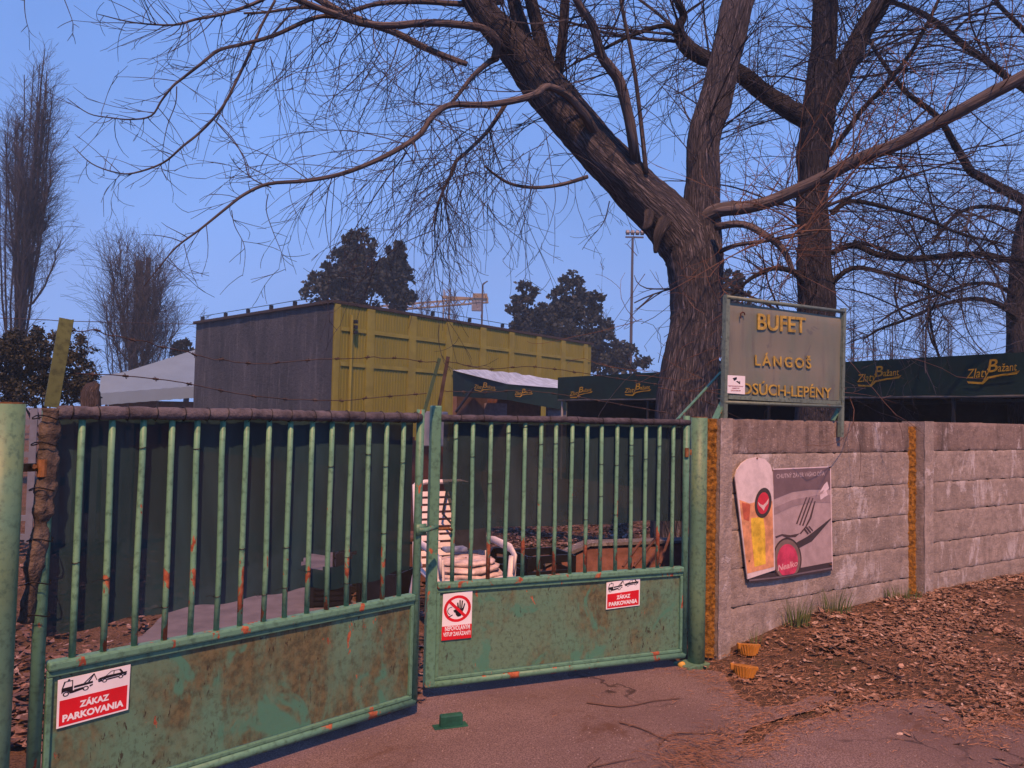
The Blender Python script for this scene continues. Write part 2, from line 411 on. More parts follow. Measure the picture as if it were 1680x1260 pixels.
# leaf litter: many small curled leaves
def litter(name, m, label, pts, smin, smax):
    mb = MB()
    for (x, y, z) in pts:
        L = smin + (smax - smin) * rnd.random() ** 1.6; w = L * rnd.uniform(.3, .62); a = rnd.uniform(0, 6.28)
        M = Matrix.Translation((x, y, z)) @ Matrix.Rotation(a, 4, 'Z') @ Matrix.Rotation(rnd.gauss(0, .2), 4, 'X') @ Matrix.Rotation(rnd.gauss(0, .17), 4, 'Y')
        big = rnd.random() < .05; L *= 1 + big * .5; w *= 1 + big * .6; cz = rnd.uniform(.05, .32) * L * (1 + big); b = len(mb.v)
        for (u, v, h) in ((-.5, 0, .6), (-.2, .5, .3), (.2, .42, .2), (.5, 0, .7), (.2, -.42, .3), (-.2, -.5, .2), (0, 0, 0)):
            mb.v.append(tuple(M @ Vector((u * L, v * w, (h + rnd.uniform(-.15, .15)) * cz))))
        mb.f += [(b + 6, b + i, b + (i + 1) % 6) for i in range(6)]
    return tag(mb.build(name, m), label, 'leaf litter', kind='stuff')
pts = []
while len(pts) < 17000:
    px = rnd.uniform(1120, 1900); py = rnd.uniform(925, 1260); r = G(px, py, .06)
    q = r - fW.O; s = q.dot(fW.d); t = -q.dot(fW.n)
    if t < .01 or s < -.15 or r.y > 12: continue
    dens = sm(2.3, .9, t) * (.12 + .88 * sm(.25, 1.3, s)) * (.05 + .95 * sm(-.22, .25, nz(Vector((r.x * 1.7, r.y * 1.7, 4))))) * (1 - .6 * sm(3.2, 5.5, s) * sm(.3, .8, t))
    dens = max(dens, .05)
    if inpoly(r.x, r.y, ap): dens *= .16
    if px < 1230 and py > 1060: dens *= .5
    if rnd.random() > dens * min(1, (r.y / 6.5) ** -2.0 * 1.2 + .3): continue
    pts.append((r.x, r.y, bank(r.x, r.y) + rnd.uniform(.002, .022)))
litter('leaf_litter', m_leaf, 'brown fallen leaves heaped on the earth along the concrete wall', pts, .012, .066)
pts = []
while len(pts) < 11500:
    px = rnd.uniform(-420, 1140); py = rnd.uniform(850, 1240); r = G(px, py)
    if len(pts) % 3 == 0: px = rnd.uniform(560, 1140); py = rnd.uniform(852, 905); r = G(px, py)
    if r.y > 14 or inpoly(r.x, r.y, yp): continue
    # keep to the yard side of the leaves
    if (r - fL.O).dot(fL.n) < .12 and px < 700: continue
    if (r - fR.O).dot(fR.n) < .25 and px >= 690: continue
    if rnd.random() > .35 + .65 * sm(-.3, .2, nz(Vector((r.x, r.y, 9)))): continue
    pts.append((r.x, r.y, rnd.uniform(.012, .05)))
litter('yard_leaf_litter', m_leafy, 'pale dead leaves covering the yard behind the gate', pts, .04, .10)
# crumbs, straws and bits of twig
mb = MB()
n = 0
while n < 4200:
    px = rnd.uniform(900, 1700); py = rnd.uniform(1000, 1260); r = G(px, py, .02)
    q = r - fW.O; t = -q.dot(fW.n)
    if t < .05: continue
    on = inpoly(r.x, r.y, ap)
    edge = min(abs(r.x - a) + abs(r.y - b) for a, b in ap[::3])
    d = .5 if not on else (.75 * sm(.35, .02, edge) + .012)
    if px < 1090: d *= .4
    if rnd.random() > d: continue
    n += 1; a = rnd.uniform(0, 6.28) if rnd.random() < .4 else rnd.gauss(.5, .5); L = rnd.uniform(.01, .07) * (1.6 if rnd.random() < .1 else 1); z = bank(r.x, r.y) + rnd.uniform(.012, .03)
    k = rnd.gauss(0, .3)
    mb.tri([(r.x, r.y, z), (r.x + math.cos(a) * L / 2, r.y + math.sin(a) * L / 2, z + rnd.uniform(0, .008)), (r.x + math.cos(a + k) * L, r.y + math.sin(a + k) * L, z)], .0016, .001)
tag(mb.build('straw_litter', plain('straw', (.26, .13, .07), .9, .5, 30, bump=0)), 'dry straws and crumbs of twig on the ground at the driveway edge', 'litter', kind='stuff')
mb = MB(); n = 0
while n < 1000:
    px = rnd.uniform(430, 1690); py = rnd.uniform(1090, 1262); r = G(px, py, .014)
    if not inpoly(r.x, r.y, ap) or rnd.random() > .3 + .7 * sm(-.1, .3, nz(Vector((r.x * 2, r.y * 2, 2)))): continue
    if (r - fL.O).dot(fL.n) > -.05 and px < 690: continue
    n += 1; s = rnd.uniform(.0012, .0035); M = Matrix.Translation((r.x, r.y, .015)) @ Matrix.Rotation(rnd.uniform(0, 3), 4, 'Z')
    mb.box(-s, s, -s * rnd.uniform(.5, 1), s, 0, s * rnd.uniform(.6, 1.4), M)
tag(mb.build('grit', plain('grit_stone', (.24, .18, .16), .9, .5, 30, bump=0)), 'pale grit scattered over the asphalt driveway', 'grit', kind='stuff')

# ================================================================ THE GATE
def px_x(fr, px, py): return fr.at(px, py)[0]
LB = [135, 185, 235, 283, 325, 367, 405, 443, 477, 513, 545, 577, 606, 635, 662]
RB = [748, 777, 806, 834, 862, 888, 913, 939, 964, 988, 1013, 1037, 1060, 1082, 1105]
ZM, ZB, ZT = .665, .095, 1.615
def leaf(fr, pxs, xs0, xs1, label, rec):
    root = inframe('gate_leaf', fr, label, 'gate', 'two leaves of the green yard gate')
    sl_ = MB(); 
    for px in pxs:
        x = px_x(fr, px, 692)
        b = MB(); zs = [ZM, ZM + .25, ZM + .5, ZM + .75, ZT]; k = rnd.uniform(-.004, .004)
        b.tube([(k * math.sin(i * 1.4), 0, z) for i, z in enumerate(zs)], .0128, 10)
        b.build('bar', m_bar, root, smooth=True, loc=(x, 0, 0))
    w = .06 if rec else .044
    MB().tube([(xs0, 0, ZB), (xs0, 0, 1.2), (xs0, 0, ZT + .02)], .024, 12).build('stile', m_frame, root, smooth=True) if not rec else MB().box(xs0 - .03, xs0 + .028, -.028, .028, ZB - .01, ZT + .075).build('stile', m_frame, root, bevel=.007)
    MB().tube([(xs1, 0, ZB), (xs1, 0, 1.2), (xs1, 0, ZT + .05)], .022, 12).build('stile', m_frame, root, smooth=True)
    MB().tube([(xs0, 0, ZT), ((xs0 + xs1) / 2, 0, ZT), (xs1, 0, ZT)], .018, 10).build('top_rail', m_frame, root, smooth=True)
    a, b_ = xs0 + .03, xs1 - .02
    mr = MB().box(a, b_, -.03, .026, ZM - .028, ZM + .008); mr.build('middle_rail', m_rail, root, bevel=.009)
    MB().tube([(xs0, -.004, ZB), ((a + b_) / 2, -.004, ZB + .002), (xs1, -.004, ZB)], .021, 12).build('bottom_rail', m_rail, root, smooth=True)
    ins = MB()
    for (x0, x1, z0, z1) in ((a, b_, ZM - .052, ZM - .029), (a, b_, ZB + .021, ZB + .040), (a, a + .02, ZB + .041, ZM - .053), (b_ - .02, b_, ZB + .041, ZM - .053)):
        ins.box(x0, x1, -.016, .012, z0, z1)
    ins.build('panel_bead', m_frame, root, bevel=.004)
    def fn(u, v):
        x = a + .021 + (b_ - a - .042) * u; z = ZB + .042 + (ZM - .054 - ZB - .042) * v
        e = min(u, 1 - u, v * .4, (1 - v) * .4) * 8; e = min(1, e)
        return (x, -.001 + e * .006 * nz(Vector((x * 2.2, z * 3, 5))) + e * .0012 * nz(Vector((x * 9, z * 11, 5))), z)
    MB().grid(70, 26, fn).build('sheet_panel', m_panel, root, smooth=True)
    return root
xl1 = px_x(fL, 687, 800)
gl = leaf(fL, LB, px_x(fL, 66, 1000), xl1, 'left leaf of the green metal gate with fifteen upright bars, nearer the camera', 0)
xr0 = px_x(fR, 712, 800); xr1 = px_x(fR, 1125, 800)
gr_ = leaf(fR, RB, xr0, xr1, 'right leaf of the green metal gate carrying the round no-entry hand sign', 1)
# latch, hinges
x, z = fL.at(687, 868)
lt = MB(); lt.tube([(x - .02, -.02, z), (x + .02, -.03, z - .005), (x + .11, -.02, z + .006)], .014, 8); lt.box(x - .035, x + .03, -.03, -.018, z - .03, z + .03)
lt.build('latch', m_frame, gl, smooth=True)
x, z = fR.at(725, 866); MB().tube([(x - .03, -.035, z), (x + .03, -.04, z), (x + .05, -.03, z - .01)], .009, 8).build('latch_bolt', m_rust, gr_, smooth=True)
x, z = fR.at(1128, 742); MB().tube([(x - .02, -.02, z - .03), (x - .02, -.02, z + .03)], .014, 8).box(x - .03, x + .025, -.012, .0, z - .018, z + .018).build('hinge', m_rust, gr_)
x, z = fL.at(66, 766)
hg = MB().tube([(x, -.028, z - .035), (x, -.028, z + .03)], .017, 10); hg.box(x - .07, x + .01, -.022, -.006, z - .015, z + .015); hg.tube([(x - .03, -.045, z + .005), (x - .03, -.02, z + .005)], .009, 6)
hg.build('hinge', m_rust, gl)
# angle-iron arms that carry the barbed wire
def arm(parent, fr, a, b, name='wire_arm', m=m_yel, w=.028, off=0.0):
    A = fr.at(*a, off); B = fr.at(*b, off); A = Vector((A[0], -off, A[1])); B = Vector((B[0], -off, B[1]))
    mb = MB(); mb.bar(A, B, .004, w); d = (B - A).normalized(); mb.bar(A + Vector((w / 2, w / 2, 0)), B + Vector((w / 2, w / 2, 0)), w, .004)
    return mb.build(name, m, parent)
arm(gl, fL, (84, 668), (109, 523), w=.05, off=-.02)
arm(gl, fL, (696, 676), (721, 588), m=m_darkgr, w=.022, off=-.02)
arm(gr_, fR, (719, 674), (735, 585), m=m_darkwire, w=.02, off=-.02)
# posts
def post(fr, cx, r, z1, label, name='gate_post'):
    p = fr.w(cx, 0, 0); root = empty(name, p, fr.rz, label, 'post', 'two green gate posts')
    MB().tube([(0, 0, -.2), (0, 0, .5), (0, 0, 1), (0, 0, z1)], r, 28).build('pipe', m_post, root, smooth=False).data.shade_smooth() if hasattr(bpy.types.Mesh, 'shade_smooth') else None
    MB().tube([(0, 0, z1), (0, 0, z1 + .006)], r * .97, 28).build('cap', m_rust, root)
    return root
fpl = Frame(P(10, 662, 2.78), 45)
post(fpl, 0, .062, 1.648, 'thick green pipe post cut by the left edge of the photo')
pr = P(1147, 690, 5.2); fpr = Frame(pr, 32.7)
pp = post(fpr, 0, .056, 1.655, 'green pipe post between the gate and the concrete wall')
MB().box(-.14, .06, -.07, .07, -.02, .03).build('foot_plate', m_post, pp, bevel=.006)

# ---- shade nets
def net(fr, x0, x1, zlo, m, label, hem, hx0, hx1, hr, skip=None, xedge=None, ties=16):
    root = inframe('shade_net', fr, label, 'shade net', 'dark shade nets tied to the gate')
    def fn(u, v):
        xa = x0 + (xedge(v) if xedge else 0); x = xa + (x1 - xa) * u; zl = zlo(x); z = ZT + (zl - ZT) * v
        f = .5 + .5 * v
        y = .030 + .012 * f * .45 * math.sin(x * 19 + 1.5 * nz(Vector((x * 2, z, 1)))) + .010 * f * nz(Vector((x * 6, z * 1.2, 3))) + .012
        return (x, y, z)
    MB().grid(150, 46, fn, skip).build('net_sheet', m, root, smooth=True)
    hm = MB(); n = 90; ps = []; rs = []
    for i in range(n + 1):
        x = hx0 + (hx1 - hx0) * i / n; t = (i % 6) / 6
        ps.append((x, -.012, ZT + .006 + .006 * nz(Vector((x * 3, 0, 7))))); rs.append(hr * (1 - .13 * (abs(t - 0) < .1) + .10 * nz(Vector((x * 11, 3, 1)))))
    hm.tube(ps, rs, 12, lump=.05); hm.build('rolled_hem', hem, root, smooth=True)
    for i in range(ties):
        x = hx0 + (hx1 - hx0) * (i + .5 + rnd.uniform(-.15, .15)) / ties; k = rnd.uniform(-.006, .006)
        c = []
        for q in range(13):
            a = q / 12 * 6.283; c.append((x + k * math.sin(a), -.012 + math.cos(a) * (hr + .0025), ZT + .006 + math.sin(a) * (hr + .0025)))
        MB().tube(c, .0022, 4, cap=False).build('cable_tie', m_tie, root)
    return root
HOLE = [(492, 925), (505, 912), (560, 905), (592, 901), (580, 914), (560, 930), (520, 933)]
def skipL(u, v):
    return False
def zl_left(x): return .775 + .028 * nz(Vector((x * 2.5, 1, 2))) + .03 * sm(.25, 0, x) * -1 + .008 * math.sin(x * 23)
x0L, x1L = px_x(fL, 82, 800), px_x(fL, 683, 800)
def skipL(u, v):
    x = x0L + (x1L - x0L) * u; z = ZT + (zl_left(x) - ZT) * v
    if not hasattr(skipL, 'h'): skipL.h = [fL.at(*q, -.04) for q in HOLE]
    return inpoly(x, z, skipL.h)
nl = net(fL, x0L, x1L, zl_left, m_net, 'opaque dark green net hung behind the bars of the left gate leaf', m_hem, px_x(fL, 93, 675), px_x(fL, 688, 675), .027, skipL, ties=17)
x0R, x1R = px_x(fR, 727, 760), px_x(fR, 1126, 760)
nr = net(fR, x0R, x1R, lambda x: .965 + .02 * nz(Vector((x * 3, 5, 2))), m_net2, 'thin see-through green net behind the bars of the right gate leaf', m_hem2, px_x(fR, 722, 680), px_x(fR, 1130, 684), .021,
         xedge=lambda v: .012 + .10 * max(0, v - .55) * 2, ties=9)
# wrapped end of the left net round the hinge stile
xs_ = px_x(fL, 78, 800); mb = MB(); ps = []; rs = []
for i in range(64):
    t = i / 63; z = ZT + .02 - t * .80
    ps.append((xs_ - .005 - .05 * t * t + .008 * nz(Vector((z * 9, 1, 0))), -.01, z)); rs.append((.031 + .005 * math.sin(z * 62 + 6 * nz(Vector((z * 4, 0, 0)))) * (1 - t) + .012 * nz(Vector((z * 13, 7, 0)))) * (1 - .25 * sm(.6, 1, t)))
mb.tube(ps, rs, 20, lump=.24); mb.build('wrapped_end', m_wrap, nl, smooth=True)
for zz in (1.60, 1.50, 1.33, 1.14, .98, .86):
    c = [(xs_ - .02 + math.cos(q / 12 * 6.283) * .043, -.01 + math.sin(q / 12 * 6.283) * .043, zz + .008 * math.sin(q)) for q in range(13)]
    MB().tube(c, .0025, 4, cap=False).build('cable_tie', m_tie, nl)
# ties on bars
for fr, root, pxs in ((fL, nl, LB), (fR, nr, RB)):
    for px in pxs:
        x = px_x(fr, px, 692)
        for k in range(rnd.choice((1, 1, 2))):
            z = rnd.uniform(.75, 1.5) if fr is fL else rnd.uniform(.98, 1.58)
            c = [(x + math.cos(q / 8 * 6.283) * .0158, math.sin(q / 8 * 6.283) * .0158, z + .002 * math.sin(q)) for q in range(9)]
            t_ = MB().tube(c, .0019, 4, cap=False)
            if rnd.random() < .6: t_.tri([(x - .015, -.006, z), (x - .04, -.012, z + rnd.uniform(-.01, .012)), (x - .055, -.008, z + rnd.uniform(-.01, .02))], .0016, .001)
            t_.build('cable_tie', m_tie, root)
# ---- barbed wire
def wire(name, pts, label, barbs=True, r=.0022, group='rusty strands of barbed wire over the gate', sub=10, wav=.004):
    ps = [P(*p) for p in pts]; out = crom(ps, sub)
    o = MB(); q = [(p.x, p.y, p.z + wav * nz(Vector((p.x * 25, p.z * 9, 1)))) for p in out]
    o.tri(q, r, r, 4)
    if barbs:
        acc = 0
        for i in range(1, len(q)):
            a, b = Vector(q[i - 1]), Vector(q[i]); acc += (b - a).length
            if acc > .13:
                acc = 0
                for s in range(2):
                    d = Vector((rnd.uniform(-.6, .6), rnd.uniform(-1, 1), rnd.choice((-1, 1)) * rnd.uniform(.5, 1))).normalized() * .014
                    o.tri([tuple(b - d), tuple(b + d)], .0016, .0012, 3)
                o.tri([tuple(b - (b - a).normalized() * .012), tuple(b + (b - a).normalized() * .012)], .005, .005, 5)
    return tag(o.build(name, m_darkwire), label, 'barbed wire' if barbs else 'cable', group if barbs else None)
def crom(ps, sub):
    out = []; n = len(ps)
    for i in range(n - 1):
        p0, p1, p2, p3 = ps[max(0, i - 1)], ps[i], ps[i + 1], ps[min(n - 1, i + 2)]
        for k in range(sub):
            t = k / sub; t2 = t * t; t3 = t2 * t
            out.append(.5 * ((2 * p1) + (p2 - p0) * t + (2 * p0 - 5 * p1 + 4 * p2 - p3) * t2 + (3 * p1 - p0 - 3 * p2 + p3) * t3))
    out.append(ps[-1]); return out
wire('barbed_wire', [(104, 541, 3.05), (128, 542, 3.1), (165, 546, 3.17), (240, 561, 3.3), (300, 577, 3.42), (407, 597, 3.65), (505, 591, 3.85), (625, 586, 4.1), (719, 595, 4.25)], 'upper strand of barbed wire from the yellow-green arm across the grey building', wav=.012)
wire('barbed_wire', [(88, 612, 3.0), (180, 615, 3.17), (240, 620, 3.3), (300, 628, 3.42), (430, 651, 3.68), (550, 657, 3.95), (640, 650, 4.12), (700, 645, 4.22)], 'lower strand of barbed wire sagging over the left gate leaf')
wire('barbed_wire', [(733, 592, 4.5), (800, 605, 4.62), (870, 602, 4.75), (950, 611, 4.88), (1020, 622, 5.0), (1090, 632, 5.15)], 'upper strand of barbed wire above the right gate leaf')
wire('barbed_wire', [(726, 641, 4.5), (790, 644, 4.62), (860, 641, 4.75), (950, 652, 4.88), (1110, 680, 5.15)], 'lower strand of barbed wire above the right gate leaf')
wire('overhead_cable', [(-200, 515, 20), (60, 524, 24), (118, 527, 25), (322, 532, 29.6)], 'thin dark cable running from the left edge to the grey building corner', False, .012, wav=0)

# ================================================================ SIGNS ON THE GATE
def quadsign(fr, root, q, off, name, m, th=.0015):
    pts = [fr.at(*p, off) for p in q]
    return MB().prism(pts, -off - th, -off).build(name, m, root)
def lerp2(a, b, t): return (a[0] + (b[0] - a[0]) * t, a[1] + (b[1] - a[1]) * t)
def quv(q, u, v):  # q: TL, TR, BR, BL ; v down
    return lerp2(lerp2(q[0], q[1], u), lerp2(q[3], q[2], u), v)
class SignSpace:      # local sign coordinates (u right 0..1, v down 0..1) on a plane
    def __init__(s, fr, q): s.fr = fr; s.q = [Vector(fr.at(*p, .008)) for p in q]
    def L(s, u, v): q = s.q; p = q[0].lerp(q[1], u).lerp(q[3].lerp(q[2], u), v); return (p.x, p.y)
def no_parking(fr, q, label):
    S = SignSpace(fr, q); O = .010
    root = inframe('no_parking_sign', fr, label, 'sign')
    MB().prism([S.L(0, 0), S.L(1, 0), S.L(1, 1), S.L(0, 1)], -O, -O + .003).build('plate', m_white, root)
    MB().prism([S.L(.03, .44), S.L(.97, .44), S.L(.97, .965), S.L(.03, .965)], -O - .0006, -O).build('red_field', m_red, root)
    pic = MB(); y0, y1 = -O - .0008, -O
    def pg(pl): pic.prism([S.L(u, v) for u, v in pl], y0, y1)
    def ring(cu, cv, r, r2, asp):
        n = 18
        for k in range(n):
            a, b = 6.283 * k / n, 6.283 * (k + 1) / n
            pg([(cu + math.cos(a) * r, cv + math.sin(a) * r * asp), (cu + math.cos(b) * r, cv + math.sin(b) * r * asp), (cu + math.cos(b) * r2, cv + math.sin(b) * r2 * asp), (cu + math.cos(a) * r2, cv + math.sin(a) * r2 * asp)])
    A = 1.15
    # tow truck
    pg([(.05, .30), (.05, .21), (.075, .19), (.20, .185), (.20, .28), (.34, .28), (.34, .30), (.20, .33), (.16, .33), (.15, .30), (.12, .27), (.08, .27)])
    pg([(.05, .21), (.065, .21), (.10, .075), (.08, .075)]); pg([(.08, .06), (.20, .06), (.20, .075), (.08, .075)]); pg([(.188, .07), (.2, .07), (.2, .20), (.188, .20)])
    pg([(.13, .055), (.13, .035), (.145, .02), (.16, .035), (.16, .055)])
    pg([(.215, .19), (.47, .17), (.47, .215), (.215, .235)]); pg([(.22, .265), (.34, .255), (.34, .28), (.22, .28)]); pg([(.425, .25), (.47, .235), (.47, .26), (.43, .285)])
    ring(.11, .325, .042, .026, A); ring(.375, .295, .042, .026, A)
    pg([(.345, .175), (.475, .02), (.485, .03), (.37, .175)]); pg([(.40, .17), (.478, .03), (.488, .04), (.425, .17)]); pg([(.475, .02), (.487, .015), (.53, .17), (.52, .175)])
    # car
    pg([(.54, .17), (.56, .145), (.65, .125), (.95, .125), (.95, .15), (.94, .17), (.54, .19)]); pg([(.54, .20), (.60, .19), (.60, .225), (.55, .23)]); pg([(.67, .195), (.83, .19), (.83, .215), (.67, .225)]); pg([(.90, .18), (.95, .17), (.94, .205), (.90, .21)])
    ring(.635, .225, .035, .021, A); ring(.865, .215, .035, .021, A)
    pg([(.65, .125), (.66, .125), (.73, .055), (.72, .048)]); pg([(.72, .045), (.85, .045), (.85, .058), (.72, .058)]); pg([(.76, .05), (.77, .05), (.765, .125), (.755, .125)]); pg([(.83, .045), (.86, .045), (.90, .125), (.865, .125)])
    pic.build('pictogram', m_ink, root, fix=True)
    t = MB()
    def tx(s, ua, ub, vb, vt, bold):
        c = bpy.data.curves.new('t', 'FONT'); c.body = s; c.offset = bold; c.resolution_u = 3
        o = bpy.data.objects.new('t', c); COL.objects.link(o); me = bpy.data.meshes.new_from_object(o.evaluated_get(bpy.context.evaluated_depsgraph_get())); bpy.data.objects.remove(o)
        X = [v.co.x for v in me.vertices]; a, b = min(X), max(X); k = len(t.v)
        for v in me.vertices:
            l = S.L(ua + (ub - ua) * (v.co.x - a) / (b - a), vb + (vt - vb) * v.co.y / .73); t.v.append((l[0], -O - .0014, l[1]))
        for p in me.polygons: t.f.append(tuple(k + i for i in p.vertices))
    tx('ZÁKAZ', .30, .71, .665, .535, .045); tx('PARKOVANIA', .075, .925, .885, .745, .045)
    t.build('lettering', m_white, root)
    return root
no_parking(fL, [(95, 1116), (214, 1090), (210, 1164), (92, 1196)], 'larger red and white ZÁKAZ PARKOVANIA tow sign on the left gate leaf')
no_parking(fR, [(995, 956), (1050, 947), (1049, 993), (994, 1000)], 'smaller red and white ZÁKAZ PARKOVANIA tow sign on the right gate leaf')
# no-entry hand sign
q = [(727, 975), (775, 969), (773, 1046), (724, 1051)]; S = SignSpace(fR, q); O = .010
root = inframe('no_entry_sign', fR, 'upright sign with black hand in a red crossed ring on the right gate leaf', 'sign')
MB().prism([S.L(0, 0), S.L(1, 0), S.L(1, 1), S.L(0, 1)], -O, -O + .003).build('plate', m_white, root)
MB().prism([S.L(0, .70), S.L(1, .70), S.L(1, 1), S.L(0, 1)], -O - .0006, -O).build('red_field', m_red, root)
rg = MB(); n = 32; asp = .62; cu, cv = .5, .345
for k in range(n):
    a, b = 6.283 * k / n, 6.283 * (k + 1) / n
    rg.prism([S.L(cu + math.cos(a) * .46, cv + math.sin(a) * .46 * asp), S.L(cu + math.cos(b) * .46, cv + math.sin(b) * .46 * asp), S.L(cu + math.cos(b) * .365, cv + math.sin(b) * .365 * asp), S.L(cu + math.cos(a) * .365, cv + math.sin(a) * .365 * asp)], -O - .0008, -O)
rg.prism([S.L(.17, .18), S.L(.22, .13), S.L(.80, .50), S.L(.75, .55)], -O - .0022, -O)
rg.build('red_ring', m_red, root, fix=True)
hd = MB()
for pl in ([(.40, .38), (.47, .33), (.52, .36), (.70, .34), (.68, .43), (.62, .51), (.52, .52), (.46, .48)], [(.40, .42), (.36, .38), (.40, .36), (.48, .41)],
           [(.50, .36), (.48, .22), (.52, .215), (.56, .35)], [(.565, .35), (.56, .17), (.60, .17), (.61, .35)], [(.62, .35), (.64, .18), (.68, .19), (.66, .35)], [(.67, .36), (.73, .24), (.76, .26), (.70, .40)]):
    hd.prism([S.L(u, v) for u, v in pl], -O - .0014, -O)
for k in range(9):
    a, b = 1.9 + k * .33, 1.9 + (k + 1) * .33
    hd.prism([S.L(.30 + math.cos(t) * r, .38 + math.sin(t) * r * .62) for t, r in ((a, .14), (b, .14), (b, .12), (a, .12))], -O - .001, -O)
hd.prism([S.L(.20, .50), S.L(.34, .46), S.L(.34, .48), S.L(.21, .52)], -O - .001, -O)
hd.build('pictogram', m_ink, root, fix=True)
t = MB()
text(t, 'NEPOVOLANÝM', fR, (730, 1035.5), (771, 1031), (730, 1028), O + .0014, .03)
text(t, 'VSTUP ZAKÁZANÝ!', fR, (727, 1044.5), (772, 1040.5), (727, 1038), O + .0014, .03)
t.build('lettering', m_white, root)
# ================================================================ CONCRETE WALL
root = inframe('concrete_wall', fW, 'weathered wall of stacked concrete boards between pilasters beside the green gate', 'wall')
xa0, xa1 = px_x(fW, 1170, 850), px_x(fW, 1190, 850)
xb0, xb1 = px_x(fW, 1506, 850), px_x(fW, 1521, 850)
JZ = [1.652, 1.40, 1.12, .856, .58, .31, -.15]
def board(x0, x1, z0, z1, m, seed, y=.03):
    def side(s):
        pass
    mb = MB(); nu, nv = max(4, int((x1 - x0) / .03)), 9
    g_ = .004
    def top(x): return z1 - g_ * .5 + .010 * nz(Vector((x * 7, seed, 0))) * (1.0) - .012 * max(0, nz(Vector((x * 19, seed, 4))) - .25) * 3
    def bot(x): return z0 + g_ * .5 + .007 * nz(Vector((x * 8, seed, 9))) + .010 * max(0, nz(Vector((x * 15, seed, 14))) - .2) * 3
    def fn(u, v):
        x = x0 + (x1 - x0) * u; z = bot(x) + (top(x) - bot(x)) * v
        e = sm(0, .07, v) * sm(1, .93, v)
        return (x, y + (1 - e) * .005 - .004 * nz(Vector((x * 5, z * 6, seed))) - .0025 * nz(Vector((x * 21, z * 24, seed))), z)
    mb.grid(nu, nv * 2, fn)
    b = len(mb.v)    # body behind the weathered face
    mb.grid(nu, 1, lambda u, v: (x0 + (x1 - x0) * u, y + .008 + .09 * v, top(x0 + (x1 - x0) * u) - .001))
    mb.grid(nu, 1, lambda u, v: (x0 + (x1 - x0) * u, y + .098 - .09 * v, bot(x0 + (x1 - x0) * u) + .001))
    mb.poly([(x1, y + .098, z0), (x0, y + .098, z0), (x0, y + .098, z1), (x1, y + .098, z1)])
    return mb.build('concrete_board', m, root, smooth=True)
for bi, (x0, x1) in enumerate(((xa1 - .01, xb0 + .01), (xb1 - .01, xb1 + 2.05), (xb1 + 2.16, xb1 + 4.21), (xb1 + 4.32, xb1 + 6.4))):
    dz = .012 if bi == 1 else 0
    for i in range(6): board(x0, x1, JZ[i + 1] + dz * .3, JZ[i] + (dz if i == 0 else dz * .3), m_conct if i == 0 else m_conc, bi * 10 + i)
def pil(x0, x1, z1, name='pilaster'):
    mb = MB(); mb.grid(6, 60, lambda u, v: (x0 + (x1 - x0) * u + .003 * nz(Vector((u * 3, v * 20, x0))), -.058 - .004 * nz(Vector((u * 5, v * 30, x0))), -.15 + (z1 + .15) * v))
    mb.box(x0 + .004, x1 - .004, -.053, .15, -.15, z1 - .004); return mb.build(name, m_concp, root)
pil(xa0, xa1, 1.655); pil(xb0, xb1, 1.668); pil(xb1 + 2.05, xb1 + 2.16, 1.66); pil(xb1 + 4.21, xb1 + 4.32, 1.655)
# bumpy foam filling beside the pilasters
def foam(x0, x1, z0, z1, seed, y=-.02):
    def fn(u, v):
        z = z0 + (z1 - z0) * v; w = 1 + .25 * nz(Vector((z * 9, seed, u * 2)))
        x = x0 + (x1 - x0) * (.5 + (u - .5) * w)
        return (x, y - .02 * math.sin(math.pi * u) - .014 * nz(Vector((u * 4, z * 28, seed))) - .006 * nz(Vector((u * 8, z * 70, seed))) + .03 * abs(u - .5) * 2, z)
    MB().grid(10, 190, fn).build('foam_strip', m_foam, root, smooth=True)
foam(px_x(fW, 1158.5, 850), xa0 + .008, .02, 1.65, 1, -.03)
foam(px_x(fW, 1495, 850), xb0 + .006, .17, 1.62, 2, .012)
# weeds at the wall foot
def weed(px, py, h, n, spread, label):
    x, z = fW.at(px, py, .06); p = fW.w(x, -.07, 0); p.z = bank(p.x, p.y) - .01
    mb = MB(); r = random.Random(int(px))
    for i in range(n):
        a = r.uniform(0, 6.28); d = r.uniform(.02, spread); L = h * r.uniform(.35, 1); l = r.uniform(.1, .45)
        b = Vector((math.cos(a) * d, math.sin(a) * d * .4, 0)); q = []
        for k in range(5):
            t = k / 4; q.append(b + Vector((math.cos(a) * l * t * t * L, math.sin(a) * l * t * t * L * .5, L * t)))
        w = r.uniform(.003, .006); base = len(mb.v)
        for k, c in enumerate(q):
            ww = w * (1 - k / 4.5); s = Vector((math.sin(a + 1), 0, 0)) * ww if abs(math.sin(a + 1)) > .3 else Vector((ww, 0, 0))
            mb.v += [tuple(c - s), tuple(c + s)]
        for k in range(4): mb.f.append((base + 2 * k, base + 2 * k + 1, base + 2 * k + 3, base + 2 * k + 2))
    o = mb.build('weed', m_weed); o.location = p; tag(o, label, 'plant', 'weeds along the wall foot')
m_weed = mk_ever('weed_leaf', (.03, .05, .015), (.10, .13, .04))
weed(1305, 1010, .26, 60, .10, 'tallest dark green weed below the beer poster')
weed(1365, 990, .26, 45, .16, 'sparse dry weed on the wall foot right of the beer poster')
weed(1480, 965, .15, 60, .16, 'low green weed at the foot of the orange-striped pilaster')
weed(1238, 1040, .14, 8, .06, 'single thin weed stalk beside the first pilaster')

